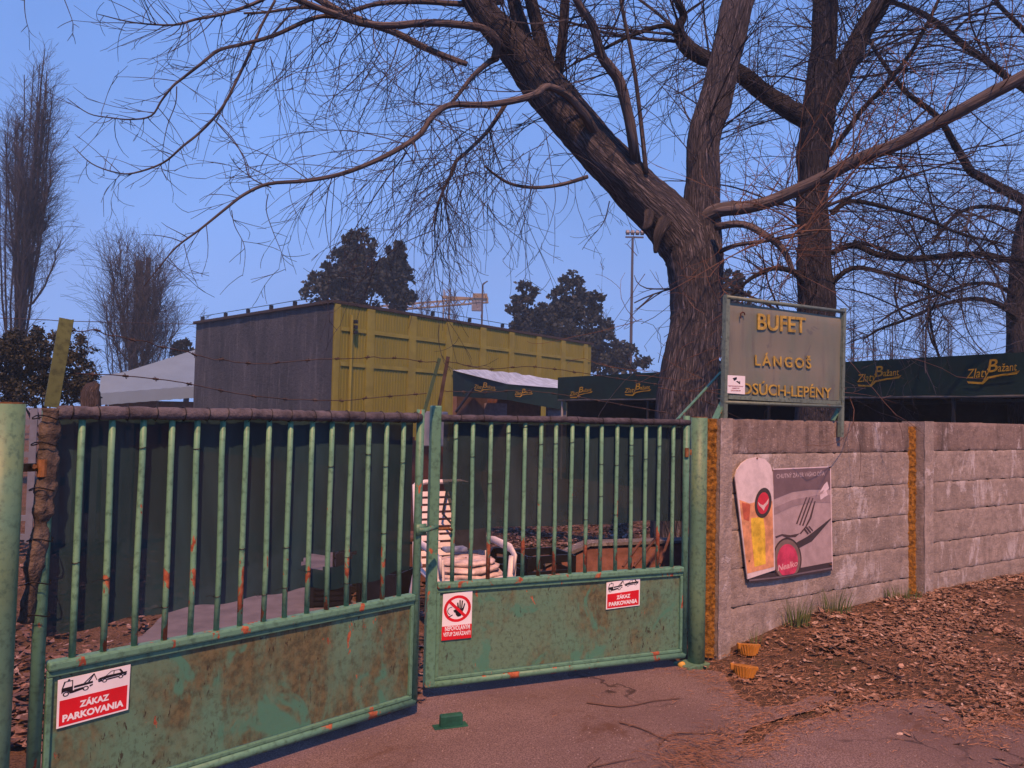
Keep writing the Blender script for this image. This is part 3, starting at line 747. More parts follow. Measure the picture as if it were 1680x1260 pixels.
# ================================================================ BEER POSTER
fP = Frame(fW.w(0, .018, 0), 32.7)
root = inframe('beer_poster', fP, 'weathered advertising board with a tall beer glass and a fork fixed to the concrete wall', 'poster')
fPo = .012
def pp_(pl, off=0.0): return [fP.at(a, b, fPo + off) for a, b in pl]
def lay(name, shapes, off, m, th=.0012, par=None):
    mb = MB()
    for s in shapes: mb.prism(pp_(s, off), -(fPo + off) - th, -(fPo + off) + .0)
    return mb.build(name, m, par or root, fix=True)
def pm(name, c, v=.12): return plain('print_' + name, c, .45, v, 14, bump=.1)
glass = [(1205, 782), (1208, 771), (1216, 760), (1226, 753), (1240, 750), (1254, 753), (1263, 762), (1267, 775), (1268, 800), (1271, 935), (1226, 950)]
card = [(1268, 769), (1362, 765), (1366, 935), (1271, 944)]
gb = MB().prism(pp_(card), -fPo - .003, -fPo + .006); gb.build('picture_board', pm('card', (.36, .28, .28)), root, fix=True)
lay('picture_top', [[(1269, 771), (1361, 767.5), (1362, 803), (1330, 803), (1300, 807), (1270, 819)]], .0035, pm('brown', (.15, .105, .11)))
lay('plate_shade', [[(1270, 833), (1300, 820), (1340, 812), (1363, 812), (1363, 825), (1330, 824), (1300, 831), (1270, 845)]], .0035, pm('mid', (.27, .205, .21)))
lay('knife', [[(1363, 850), (1363.5, 851.5), (1332, 888), (1300, 905), (1305, 891), (1325, 880)]], .0035, pm('dark', (.05, .04, .042)))
tn = [[(1322, 816), (1324, 816), (1308, 860), (1306, 859)], [(1327.5, 816), (1329.5, 816), (1313, 862), (1311, 861)], [(1332.5, 817), (1334.5, 817), (1318, 863), (1316, 862)],
      [(1336, 822), (1338, 822), (1331, 850), (1322, 866), (1314, 876), (1312, 875), (1321, 864), (1328, 850)], [(1318, 868), (1320, 866), (1327, 875), (1325, 877)], [(1322, 866), (1324, 864), (1331, 873), (1329, 875)], [(1326, 864), (1328, 863), (1334, 870), (1333, 872)],
      [(1272, 880), (1283, 876), (1296, 878), (1312, 875), (1305, 881), (1290, 882), (1283, 879), (1273, 883)]]
lay('fork', tn, .0038, pm('fork', (.07, .045, .045)))
lay('glint', [[(1352, 795), (1357, 790), (1360, 801), (1349, 812), (1352, 803), (1344, 809)], [(1345, 812), (1356, 806), (1358, 812), (1346, 820)]], .0042, pm('glint', (.62, .52, .54)))
lay('bottom_band', [[(1271, 939.5), (1365, 922), (1365.5, 936), (1272, 952), (1229, 956), (1227, 944.5)]], .0050, pm('band', (.045, .035, .04)))
lay('band_edge', [[(1229, 951), (1272, 946.5), (1365, 930.5), (1365, 933), (1272, 949), (1229, 953.5)]], .0066, pm('band_edge', (.14, .115, .13)))
lay('board_edge', [[(1268, 769), (1362, 765), (1362, 766.6), (1268, 770.8)], [(1361.6, 766), (1363, 766), (1366, 935), (1364.6, 935)]], .0042, pm('edge', (.62, .52, .53)))
g1 = MB().prism(pp_(glass, .008), -fPo - .012, -fPo - .004).build('glass_cutout', pm('foam', (.60, .51, .50)), root, fix=True)
lay('beer', [[(1213, 820), (1230, 826), (1246, 822), (1267, 822), (1269.5, 930), (1226, 941)]], .0122, pm('beer_orange', (.58, .27, .13), .3), par=g1)
lay('beer_light', [[(1232, 850), (1252, 848), (1255, 870), (1256, 925), (1238, 930), (1233, 880)]], .0136, pm('beer_yellow', (.62, .42, .04), .35), par=g1)
lay('beer_dark', [[(1217, 824), (1231, 828), (1229, 855), (1220, 852)]], .0136, pm('beer_red', (.42, .10, .05), .3), par=g1)
def oval(cx, cy, rx, ry, n=26, rot=0, cut=None):
    r = []
    for k in range(n):
        a = 6.283 * k / n; x, y = math.cos(a) * rx, math.sin(a) * ry
        px, py = cx + x * math.cos(rot) - y * math.sin(rot), cy + x * math.sin(rot) + y * math.cos(rot)
        if cut: py = min(py, cut - (px - cx) * .17)
        r.append((px, py))
    return r
lay('logo_ring', [oval(1252, 825, 13.5, 25, rot=.12)], .0150, pm('ring', (.05, .04, .035)), par=g1)
lay('logo_field', [oval(1252, 825.5, 9.5, 18, rot=.12)], .0165, pm('logo_red', (.50, .03, .05)), par=g1)
lay('logo_bird', [[(1243, 823), (1247, 827), (1252, 829), (1257, 824), (1261, 818), (1260, 826), (1255, 832), (1253, 838), (1250, 834), (1245, 829)]], .018, pm('bird', (.62, .45, .42)), par=g1)
lay('badge_rim', [oval(1291.5, 918, 23.5, 36, 32, cut=943)], .0085, pm('rim', (.045, .03, .03)))
lay('badge_band', [oval(1291.5, 918, 21.5, 33, 32, cut=943)], .0098, pm('rim2', (.17, .12, .105)))
lay('badge_field', [oval(1292, 920, 17, 27.5, 32, cut=943)], .0112, pm('badge', (.47, .045, .10), .25))
t = MB(); text(t, 'CHUTNÝ ZÁVER VÁŠHO DŇA', fP, (1274, 785), (1353, 780), (1274, 777.5), fPo + .006, .01)
t.build('lettering', pm('text', (.46, .38, .39)), root)
t = MB(); text(t, 'Nealko', fP, (1276, 937), (1309, 928), (1275, 927), fPo + .0128, .015, .3)
t.build('badge_lettering', pm('btext', (.62, .36, .36)), root)
for a, b in ((1241, 752), (1361, 767), (1362, 926), (1228, 920)):
    x, z = fP.at(a, b, .02); MB().tube([(x, -.03, z), (x, -.012, z)], .006, 8).build('screw', m_rust, root)

# ================================================================ BUFET SIGN
fS = Frame(fW.w(0, -.015, 0), 32.7)
root = inframe('snack_bar_sign', fS, 'grey-green pipe-framed board reading BUFET LÁNGOŠ OSÚCH-LEPÉNY above the wall', 'sign')
def s3(px, py, y=0.0): x, z = fS.at(px, py, -y); return Vector((x, y, z))
fr_ = MB()
MB().bar(s3(1192, 484, .01), s3(1187, 705, .01), .036, .036).build('leg', m_signframe, root)
MB().bar(s3(1383.5, 506, .01), s3(1379, 717, .01), .034, .034).build('leg', m_signframe, root)
MB().tube([s3(1192, 487.5), s3(1384, 511.5)], .015, 8).build('top_bar', m_signframe, root, smooth=True)
MB().tube([s3(1189, 660), s3(1379, 667)], .013, 8).build('lower_bar', m_signframe, root, smooth=True)
MB().bar(s3(1194, 651, .005), s3(1378, 661, .005), .016, .03).build('board_rail', m_signframe, root)
mb = MB(); q = [(1194, 494), (1382, 520), (1379, 657), (1191, 648)]
def fnb(u, v):
    p = quv(q, u, 1 - v); c = s3(p[0], p[1], 0); c.y = .012 + .006 * nz(Vector((u * 3, v * 3, 1))) + .012 * sm(.94, 1, v); return c
mb.grid(24, 18, fnb)
m_board = MT('sign_board_paint'); v_ = m_board.vec()
cc = m_board.mix(m_board.noise(2.6, m_board.vec(sc=(1, 1, .6)), 5, .55, 0, .35, .65), (.175, .17, .125), (.13, .155, .115))
cc = m_board.mix(m_board.noise(5, m_board.vec(sc=(2, 2, .25)), 5, .6, 0, .5, .75), cc, (.10, .10, .085))
cc = m_board.mix(m_board.noise(3.2, v_, 3, .6, 1.8, .60, .64), cc, (.115, .12, .10))
m_board = m_board.fin(cc, .5, m_board.noise(30, v_, 4, .6), .2, .003, 0, .35)
mb.build('board', m_board, root, smooth=True)
m_gold = plain('gold_letter_paint', (.36, .25, .04), .5, .35, 20)
fT = .006
def word(*a, **k): o = text(MB(), *a, **k).build('lettering', m_gold, root); q = o.modifiers.new('s', 'SOLIDIFY'); q.thickness = .004; q.offset = 0
word('BUFET', fS, (1243, 540), (1322, 546), (1243, 513), -fT + .005, .018)
word('LÁNGOŠ', fS, (1239, 599), (1331, 604.5), (1238.5, 581), -fT + .005, .014, space=1.35)
word('O', fS, (1213, 646), (1233.5, 647), (1213, 627), -fT + .005, .008)
word('SÚCH-LEPÉNY', fS, (1235, 647), (1364, 653), (1235, 628), -fT + .005, .008)
x, z = fS.at(1217, 515); MB().tube([(x - .015, -.004, z - .035), (x - .018, -.006, z + .0), (x + .0, -.006, z + .012), (x + .022, -.006, z + .008), (x + .026, -.004, z - .008)], .005, 6).build('rust_mark', plain('dark_rust', (.07, .025, .02), .8), root)
x, z = fS.at(1185, 665)
MB().bar(s3(1172, 690, .03), s3(1190, 651, .03), .05, .012).build('bracket', m_frame, root)
MB().bar(s3(1366, 690, .05), s3(1380, 663, .03), .04, .01).build('bracket', m_frame, root)
# camera notice
root = inframe('camera_notice', fS, 'small white surveillance camera notice on the lower left corner of the snack bar sign', 'sign')
qn = [(1193, 615.5), (1221.5, 617), (1221, 647), (1192.5, 645)]
MB().prism([fS.at(a, b, .004) for a, b in qn], -.010, -.004).build('plate', m_white, root)
pk = MB()
for pl in ([(1202, 620.5), (1208.5, 618.5), (1209, 622), (1204.5, 625)], [(1207, 625.5), (1211, 625), (1214, 629.5), (1213, 630), (1210, 627.5)], [(1213, 625), (1214.2, 625), (1214.2, 630), (1213, 630)]):
    pk.prism([fS.at(a, b, .010) for a, b in pl], -.0108, -.010)
pk.build('pictogram', m_ink, root, fix=True)
t = MB(); text(t, 'PRIESTOR JE MONITOROVANÝ', fS, (1195, 634), (1219.5, 635), (1195, 632), .0112, .015)
text(t, 'KAMEROVÝM', fS, (1201, 637.7), (1213, 638), (1201, 635.7), .0112, .015); text(t, 'ZÁZNAMOM', fS, (1199, 641.5), (1215, 642), (1199, 639.5), .0112, .015)
t.build('lettering', plain('dark_red_print', (.30, .05, .07), .5), root)
# green arm beyond the sign
mb = MB(); mb.bar(P(1100, 700, 5.6), P(1183, 610, 5.75), .03, .006); tag(mb.build('fence_arm', m_frame), 'thin green angle-iron arm leaning behind the snack bar sign', 'fence arm')
tag(MB().bar(P(748, 676, 4.9), P(776, 638, 5.0), .012, .012).build('stay_rod', m_black), 'thin dark rod leaning under the first green awning', 'rod')

# ================================================================ SMALL THINGS ON THE GROUND
m_orange = plain('orange_plastic', (.36, .15, .02), .5, .2, 12)
def fluted(px, py, s, label, tilt, rz):
    p = G(px, py, .02); p.z = bank(p.x, p.y)
    root = empty('fluted_cap', p, rz, label, 'plastic cap', 'orange fluted caps on the ground')
    n = 48; mb = MB(); rings = [(0.0, .064), (.01, .068), (.074, .088), (.084, .092), (.088, .086), (.089, 0)]
    for z, r in rings:
        for k in range(n):
            rr = r * (1 + (.05 if k % 2 else -.03) * (1 if .005 < z < .08 else 0)); a = 6.283 * k / n
            x, y = math.cos(a) * rr * s, math.sin(a) * rr * s * .95
            mb.v.append((x, y, z * s))
    for i in range(len(rings) - 1):
        for k in range(n):
            k2 = (k + 1) % n; mb.f.append((i * n + k, i * n + k2, (i + 1) * n + k2, (i + 1) * n + k))
    o = mb.build('cup', m_orange, root); o.rotation_euler = (tilt, .08, 0)
    MB().box(-.105 * s, -.08 * s, -.02 * s, .01 * s, .06 * s, .105 * s).build('tab', m_orange, root, bevel=.004)
    MB().box(.082 * s, .10 * s, -.02 * s, .01 * s, .06 * s, .085 * s).build('tab', m_orange, root, bevel=.004)
fluted(1228, 1078, .86, 'orange fluted plastic cap nearer the wall', -.22, .3)
fluted(1221, 1107, .86, 'orange fluted plastic cap farther from the wall, nearer the driveway', -.2, -.05)
p = G(1118, 1097); mb = MB()
mb.grid(16, 10, lambda u, v: (p.x + math.cos(u * 6.283) * .026 * math.sin(v * math.pi), p.y + math.sin(u * 6.283) * .024 * math.sin(v * math.pi), .026 + .024 * math.cos(v * math.pi)))
o = mb.build('yellow_ball', plain('yellow_ball_paint', (.55, .33, .06), .6), smooth=True)
tag(o, 'small worn yellow ball at the foot of the right gate post', 'ball')
# gate stop block
p = G(737, 1196); rz = .35
root = empty('gate_stop', p, rz, 'small dark green steel gate stop standing on the asphalt', 'gate stop')
m_dgreen = plain('dark_green_paint', (.012, .075, .045), .5, .3, 14)
MB().box(-.052, .07, -.02, .02, .012, .078).build('block', m_dgreen, root, bevel=.009)
MB().box(-.085, .095, -.03, .03, .010, .020).build('foot', m_dgreen, root, bevel=.002)
# twigs lying on the driveway
def stick(pts, r, label, name='fallen_twig', side=3):
    ps = crom([G(a, b, .02) for a, b in pts], 5); mb = MB(); q = [(p.x, p.y, .021 + .008 * abs(nz(Vector((p.x * 9, p.y * 9, 0))))) for p in ps]
    mb.tri(q, r, r * .45, 6)
    for k in range(side):
        i = rnd.randrange(2, len(q) - 1); a = rnd.uniform(0, 6.28); L = rnd.uniform(.04, .1)
        mb.tri([q[i], (q[i][0] + math.cos(a) * L, q[i][1] + math.sin(a) * L, .03)], r * .5, r * .25, 4)
    tag(mb.build(name, m_twigo), label, 'twig', 'twigs lying on the driveway')
stick([(963, 1153), (1000, 1158), (1030, 1159), (1070, 1151), (1115, 1146)], .005, 'long bent twig lying alone on the asphalt before the right gate leaf', side=1)
stick([(1016, 1186), (1050, 1195), (1085, 1211), (1100, 1217)], .0045, 'straight twig pointing at the heap of straw on the driveway', side=1)
stick([(1082, 1222), (1095, 1209), (1115, 1205), (1160, 1204), (1200, 1206)], .005, 'pale forked twig on top of the straw heap', side=3)
stick([(965, 1258), (984, 1243)], .004, 'shortest twig at the bottom edge of the driveway', side=0)
stick([(972, 1259), (1000, 1253), (1042, 1244)], .004, 'thin straight twig at the bottom edge of the driveway', side=0)
stick([(1590, 1020), (1640, 1060), (1700, 1090)], .004, 'thin dark twig on the leaves at the right edge', side=3)
mb = MB()
for k in range(150):
    px, py = rnd.gauss(1125, 30), rnd.gauss(1238, 17); p = G(px, py, .02); a = rnd.gauss(-.5, .6); L = rnd.uniform(.05, .22); z = rnd.uniform(.018, .05)
    mb.tri([(p.x, p.y, z), (p.x + math.cos(a) * L * .5, p.y + math.sin(a) * L * .5, z + rnd.uniform(-.004, .012)), (p.x + math.cos(a + .3) * L, p.y + math.sin(a + .3) * L, .018)], .0018, .001)
tag(mb.build('straw_heap', plain('needles', (.17, .085, .05), .9, .4, 20, bump=0)), 'tangled heap of reddish straw and needles on the driveway', 'straw heap', kind='stuff')
# ================================================================ THINGS IN THE YARD
m_plast = plain('white_plastic', (.62, .55, .55), .4, .12, 12)
m_cloth = plain('blanket_cloth', (.50, .40, .38), .95, .35, 12, bump=.6, bd=.01)
m_cloth2 = plain('blue_cloth', (.16, .20, .30), .95, .3, 16, bump=.5)
m_brown = plain('brown_board', (.10, .045, .03), .85, .3, 8)
m_brick = plain('reddish_concrete', (.20, .095, .075), .9, .3, 9, bump=.6, bd=.006)
m_darkgrey = plain('dark_grey_cloth', (.014, .017, .022), .9, .3, 14)
c0 = G(752, 1003)
root = empty('lounge_chair', (-.36, 5.85, 0), R(24), 'white plastic garden lounge chair with slatted high back standing behind the gate', 'chair')
bk = MB(); S_ = .25
def bp(u, v, d=0.0):     # point on the reclined back
    return Vector((u, .20 + .26 * v + d, .47 + .62 * v))
for sx in (-1, 1): bk.tube([bp(sx * S_, 0), bp(sx * S_ * 1.02, .5), bp(sx * S_ * .95, .97)], .018, 8)
bk.tube([bp(-S_ * .95, .96), bp(-S_ * .6, 1.0), bp(S_ * .6, 1.0), bp(S_ * .95, .96)], .02, 8)
for k in range(10):
    v = .06 + .088 * k
    for (a, b) in ((-S_, S_),):
        p = bp(a, v); q2 = bp(b, v); M = Matrix.Translation((p + q2) / 2) @ Matrix.Rotation(-.4, 4, 'X')
        bk.box(-S_ * .97, S_ * .97, -.006, .006, -.022, .019, M)
for u in (-.085, .085): bk.bar(bp(u, .02, .008), bp(u, .98, .008), .03, .008)
bk.build('backrest', m_plast, root, bevel=.002)
st = MB()
for k in range(9):
    y = .19 - .062 * k; z = .45 - .035 * math.sin(k / 8 * 3.14) + .01 * k / 8; st.box(-S_, S_, y - .027, y + .027, z - .008, z + .008)
for sx in (-1, 1): st.tube([(sx * S_, .2, .45), (sx * S_, -.1, .42), (sx * S_, -.34, .45), (sx * S_, -.38, .41)], .018, 8)
st.box(-S_, S_, -.40, -.36, .38, .46); st.build('seat', m_plast, root, bevel=.003)
for sx in (-1, 1):
    MB().tube([(sx * (S_ + .04), .22, .66), (sx * (S_ + .05), .05, .67), (sx * (S_ + .05), -.25, .66), (sx * (S_ + .04), -.36, .62), (sx * (S_ + .03), -.36, .5)], [.022, .03, .034, .028, .02], 10, fl=.5).build('armrest', m_plast, root, smooth=True)
    for (y0, y1) in ((-.34, -.42), (.22, .34)):
        MB().tube([(sx * (S_ + .03), y0, .62 if y0 < 0 else .66), (sx * (S_ + .02), y0, .42), (sx * (S_ + .06), y1, 0)], [.03, .034, .022], 8, fl=.6).build('leg', m_plast, root, smooth=True)
# what lies on the chair
mb = MB()
for k, (z, w, d, h) in enumerate(((.475, .27, .25, .045), (.52, .26, .24, .04), (.56, .22, .2, .035))):
    mb.grid(22, 12, lambda u, v, z=z, w=w, d=d, h=h, k=k: (math.cos(u * 6.283) * w * (abs(math.sin(v * math.pi)) ** .35) * 1.0 + .02 * nz(Vector((u * 5, v * 5, k))), -.12 + math.sin(u * 6.283) * d * (abs(math.sin(v * math.pi)) ** .35), z + h / 1.6 * math.cos(v * math.pi) + .015 * nz(Vector((math.cos(u * 6.28) * 2, math.sin(u * 6.28) * 2, k * 3 + v)))))
o = mb.build('folded_blanket', m_cloth, smooth=True); o.matrix_world = root.matrix_basis.copy() if False else Matrix.Translation((-.36, 5.85, 0)) @ Matrix.Rotation(R(24), 4, 'Z')
tag(o, 'stack of pinkish folded blankets on the seat of the white lounge chair', 'blanket')
M_ = Matrix.Translation((-.36, 5.85, 0)) @ Matrix.Rotation(R(24), 4, 'Z')
mb = MB(); mb.box(-.12, .06, .0, .10, .60, .635)
o = mb.build('blue_cloth', m_cloth2, bevel=.012); o.matrix_world = M_; tag(o, 'blue folded cloth on top of the blankets on the white chair', 'cloth')
mb = MB(); mb.grid(14, 20, lambda u, v: (.02 + .26 * u + .03 * math.sin(v * 5), .14 + .26 * (1 - v) - .03 - .05 * v * v, .60 + .50 * (1 - v) + .02 * nz(Vector((u * 4, v * 4, 2)))))
mb.grid(14, 20, lambda u, v: (.02 + .26 * u + .03 * math.sin(v * 5), .15 + .26 * (1 - v) - .03 - .05 * v * v, .60 + .50 * (1 - v) + .02 * nz(Vector((u * 4, v * 4, 2)))))
mb.tube([(.01, .36, 1.06), (-.06, .26, .86), (.03, .16, .74), (.06, .10, .60)], .010, 6)
o = mb.build('dark_jacket', m_darkgrey, smooth=True); o.matrix_world = M_; tag(o, 'dark jacket thrown over the right half of the white chair back', 'jacket')
def crate(px, Y, w, d, h, rz, label, m=m_black, lean=0.0):
    p = P(px, 900, Y); p.z = 0
    root = empty('crate', p, rz, label, 'crate', 'dark crates in the yard')
    mb = MB(); n = 5
    for k in range(n):
        z = .02 + (h - .04) * k / (n - 1)
        for y in (-d / 2, d / 2): mb.box(-w / 2, w / 2, y - .008, y + .008, z - .03, z + .03)
        for x in (-w / 2, w / 2): mb.box(x - .008, x + .008, -d / 2 + .009, d / 2 - .009, z - .03, z + .03)
    o = mb.build('slats', m, root)
    mb = MB()
    for x in (-w / 2, w / 2):
        for y in (-d / 2, d / 2): mb.box(x - .02, x + .02, y - .02, y + .02, 0, h)
    mb.box(-w / 2, w / 2, -d / 2, d / 2, 0.0, .012)
    mb.build('corner_posts', m, root); root.rotation_euler = (lean, 0, rz); return root
crate(888, 6.35, .40, .34, .52, .45, 'black slatted plastic crate right of the white lounge chair')
crate(838, 6.9, .34, .30, .42, -.3, 'black crate tipped over behind the white lounge chair', lean=.3)
crate(600, 7.2, .52, .36, .34, .3, 'dark crate behind the left gate leaf near the middle', lean=-.12)
crate(638, 6.7, .34, .36, .28, -.35, 'dark crate beside the stile of the left gate leaf')
crate(545, 6.6, .30, .3, .22, .2, 'low dark crate behind the torn bottom of the net', lean=.1)
root = empty('wooden_chest', (P(660, 900, 7.6).x, 7.6, 0), .2, 'brown wooden chest left of the white lounge chair', 'chest')
MB().box(-.3, .3, -.2, .2, .02, .40).build('body', m_brown, root, bevel=.01); MB().box(-.32, .32, -.22, .22, .405, .45).build('lid', m_brown, root, bevel=.01)
MB().box(-.04, .04, -.215, -.20, .30, .38).build('clasp', m_rust, root)
# sloping slab and low wall behind the right leaf
f1 = Frame(P(900, 900, 6.5), 12)
root = inframe('planter_wall', f1, 'low reddish concrete planter wall with a sloping end behind the right gate leaf', 'low wall')
x1, _ = f1.at(1150, 880)
mb = MB().prism([(-.02, -.1), (-.02, .38), (.32, .52), (.36, .54), (x1, .56), (x1, -.1)], 0, .13); mb.build('wall_body', m_brick, root, bevel=.008, fix=True)
mb = MB().prism([(-.03, .385), (.31, .526), (.36, .548), (x1 + .02, .568), (x1 + .02, .59), (.36, .575), (.30, .552), (-.03, .41)], -.02, .15); mb.build('coping', m_concd, root, fix=True)
root.rotation_euler.z = R(12)
for k, (a, b) in enumerate((((1022, 930), (1052, 888)), ((1040, 930), (1078, 880)), ((1083, 925), (1103, 868)))):
    mb = MB(); mb.bar(P(*a, 6.25), P(*b, 6.5), .02, .012)
    tag(mb.build('thin_batten', m_brown), ['leftmost of three thin battens leaning on the planter wall', 'middle one of three thin battens leaning on the planter wall', 'rightmost of three thin battens leaning on the planter wall'][k], 'batten', 'battens leaning on the planter wall')
f2 = Frame(P(640, 800, 9.5), 8)
root = inframe('corrugated_fence', f2, 'dark brown corrugated metal fence seen through the gap between the gate leaves', 'fence')
x1, _ = f2.at(775, 800); n = int(x1 / .05); mb = MB()
mb.grid(n, 1, lambda u, v: (x1 * u, (.012 if round(u * n) % 2 else -.012), 1.30 * v)); mb.build('sheet', plain('brown_metal', (.085, .04, .035), .6, .3, 6), root)
for i in range(5): MB().box(x1 * i / 4 - .03, x1 * i / 4 + .03, .02, .08, 0, 1.34).build('post', m_brown, root)
root = empty('meter_cabinet', (P(711, 700, 7.6).x, 7.6, 0), .25, 'pale blue-grey metal cabinet on a post behind the gap of the gate', 'cabinet')
m_bluegrey = plain('blue_grey_metal', (.24, .25, .27), .6, .15, 5)
MB().box(-.11, .13, -.08, .08, 1.32, 1.66).build('body', m_bluegrey, root, bevel=.01)
MB().box(-.035, .0, -.086, -.081, 1.36, 1.62).build('slot', m_ink, root)
MB().tube([(0, 0, 0), (0, 0, 1.32)], .03, 8).build('post', m_brown, root)
# pale blue picket fence at the far left
f3 = Frame(P(-60, 700, 8.2), 10)
root = inframe('picket_fence', f3, 'pale blue-grey metal picket fence seen left of the gate leaf', 'fence')
m_blue = plain('blue_grey_fence_paint', (.13, .145, .18), .6, .15, 6)
for k in range(-40, 13):
    x = .06 + k * .125; MB().box(x - .036, x + .036, -.012, .0, .16, 1.60).build('picket', m_blue, root)
for z in (.22, .42, 1.10, 1.45): MB().box(-5.1, 1.65, .002, .03, z - .03, z + .03).build('rail', m_blue, root)
for x in (-5.1, -1.7, 1.65): MB().box(x - .04, x + .04, .03, .10, 0, 1.6).build('post', m_blue, root)

# ================================================================ BUILDINGS
C_ = P(548, 497, 23.0); L_ = P(322, 533, 29.7); R_ = P(970, 567, 34.8); HT = C_.z
def frame_between(a, b): d = b - a; return Frame(a, math.degrees(math.atan2(d.y, d.x))), math.hypot(d.x, d.y)
fY, LY = frame_between(C_, R_); fG, LG = frame_between(L_, C_)
root = inframe('sports_hall', fY, 'flat-roofed hall with yellow corrugated long side and dark grey rendered short side', 'building')
m_ycor = MT('yellow_corrugated'); v_ = m_ycor.vec(sc=(1, 1, .3)); 
m_ycor = m_ycor.fin(m_ycor.mix(m_ycor.noise(1.6, v_, 6, .65, 0, .3, .7), (.175, .17, .022), (.135, .14, .02)), .6, None, spec=.3)
m_ytrim = plain('yellow_trim', (.19, .185, .03), .6, .15, 2)
m_grey = MT('grey_render'); v_ = m_grey.vec(sc=(1, 1, .3))
cc = m_grey.mix(m_grey.noise(.9, v_, 7, .65, .3, .3, .7), (.034, .042, .052), (.066, .074, .088))
cc = m_grey.mix(m_grey.noise(5, m_grey.vec(sc=(1, 1, .15)), 5, .7, 0, .5, .75), cc, (.10, .11, .125))
m_grey = m_grey.fin(cc, .95, m_grey.noise(9, None, 5, .7), .8, .05, spec=.1)
pitch = .12; n = int(LY / pitch); mb = MB(); v0 = len(mb.v); prof = []
for i in range(n):
    x = i * pitch; prof += [(x, -.0), (x + .04, -.0), (x + .052, -.016), (x + .098, -.016), (x + .11, 0)]
prof.append((LY, 0))
for (x, y) in prof: mb.v += [(x, y, 0), (x, y, HT)]
for i in range(len(prof) - 1): mb.f.append((2 * i, 2 * i + 2, 2 * i + 3, 2 * i + 1))
mb.build('corrugated_wall', m_ycor, root)
cols = [551, 606, 675, 735, 791, 838, 883, 923, 960]
for i, px in enumerate(cols):
    x = max(.08, px_x(fY, px, 560)); w = .16 if i else .10
    MB().box(x - w, x + w, -.065, -.02, 0, HT - .02).build('pilaster', m_ytrim, root)
z1 = fY.at(620, 547)[1]; z2 = fY.at(620, 602)[1]
xs_c = [max(.08, px_x(fY, px, 560)) for px in cols] + [LY]
for z in (z1, z2):
    for i in range(len(xs_c) - 1): MB().box(xs_c[i] + .17, xs_c[i + 1] - .17, -.05, -.02, z - .06, z + .06).build('cross_rail', m_ytrim, root)
    
x_s = px_x(fY, 573, 560)
MB().tube([(x_s, -.10, 0), (x_s, -.10, 3.4), (x_s, -.10, HT - .3)], .05, 8).build('downpipe', m_ytrim, root)
for k in range(3):
    MB().box(x_s + .02, x_s + .14, -.22, -.12, HT - .55 - k * .16, HT - .45 - k * .16).build('lamp_box', m_black, root)
gl_ = fY.mat().inverted() @ fG.mat()
mb = MB(); mb.grid(60, 30, lambda u, v: tuple(gl_ @ Vector((LG * u - .0, .02 * nz(Vector((u * 14, v * 7, 1))), HT * v)))); mb.build('grey_wall', m_grey, root)
C0 = fY.mat().inverted() @ Vector((C_.x, C_.y, 0)); L0 = fY.mat().inverted() @ Vector((L_.x, L_.y, 0)); R0 = Vector((LY, 0, 0)); B0 = R0 + (L0 - C0)
mb = MB(); 
for a, b in ((R0, B0), (B0, L0)): mb.poly([(a.x, a.y, 0), (b.x, b.y, 0), (b.x, b.y, HT), (a.x, a.y, HT)])
mb.build('rear_wall', m_grey, root)
mb = MB(); ctr = (C0 + B0) / 2; pl = []
for p in (C0, R0, B0, L0): q_ = p + (p - ctr).normalized() * .12; pl.append((q_.x, q_.y))
b = len(mb.v); mb.v += [(x, y, HT) for x, y in pl] + [(x, y, HT + .09) for x, y in pl]
mb.f += [(0, 1, 2, 3), (7, 6, 5, 4)] + [(i, i + 4, (i + 1) % 4 + 4, (i + 1) % 4) for i in range(4)]
mb.build('roof', plain('roof_felt', (.035, .03, .03), .9), root, fix=True)
mb = MB(); pegs = []
for k in range(8): pegs.append(Vector((.5 + (LY - 1) * k / 7, .12, HT + .13)))
pegs2 = [L0.lerp(C0, t) + Vector((.1, .1, HT + .13)) for t in (.05, .25, .43, .60, .76)]
for p in pegs + pegs2: mb.box(p.x - .05, p.x + .05, p.y - .05, p.y + .05, p.z, p.z + .14)
mb.tri([tuple(p + Vector((0, 0, .16))) for p in pegs2 + pegs], .012, .012, 4)
mb.build('roof_conductor', m_black, root)
# white tent roof behind
f4 = Frame(P(165, 640, 33.5), 8)
root = inframe('white_tent', f4, 'large pale tent roof rising behind the grey end of the hall', 'tent')
def t4(px, py, y): x, z = f4.at(px, py, -y); return Vector((x, y, z))
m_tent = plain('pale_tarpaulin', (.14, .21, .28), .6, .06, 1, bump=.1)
a, b, c, d = t4(163, 648, 0), t4(345, 634, 0), t4(345, 566, 5), t4(205, 610, 3)
mb = MB()
def fnt(u, v):
    lo = a.lerp(b, u); hi = t4(168, 616, .6).lerp(t4(345, 566, 5), u) if False else (t4(165, 617, 1).lerp(t4(205, 610, 2), min(1, u * 4)) if u < .25 else t4(205, 610, 2).lerp(t4(345, 566, 6), (u - .25) / .75))
    return tuple(lo.lerp(hi, v) + Vector((0, 0, -.12 * math.sin(v * 3.14))))
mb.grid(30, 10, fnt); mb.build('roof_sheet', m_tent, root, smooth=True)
MB().grid(30, 2, lambda u, v: tuple(a.lerp(b, u) + Vector((0, -.01, .05 + .03 * abs(math.sin(u * 30)) - v * .52)))).build('valance', m_tent, root)
MB().box(a.x + .1, b.x, .8, .9, 0, a.z - .2).build('side_wall', m_brown, root)
for x in (a.x + .2, (a.x + b.x) / 2, b.x - .5): MB().tube([(x, .3, 0), (x, .3, a.z)], .06, 8).build('pole', m_brown, root)

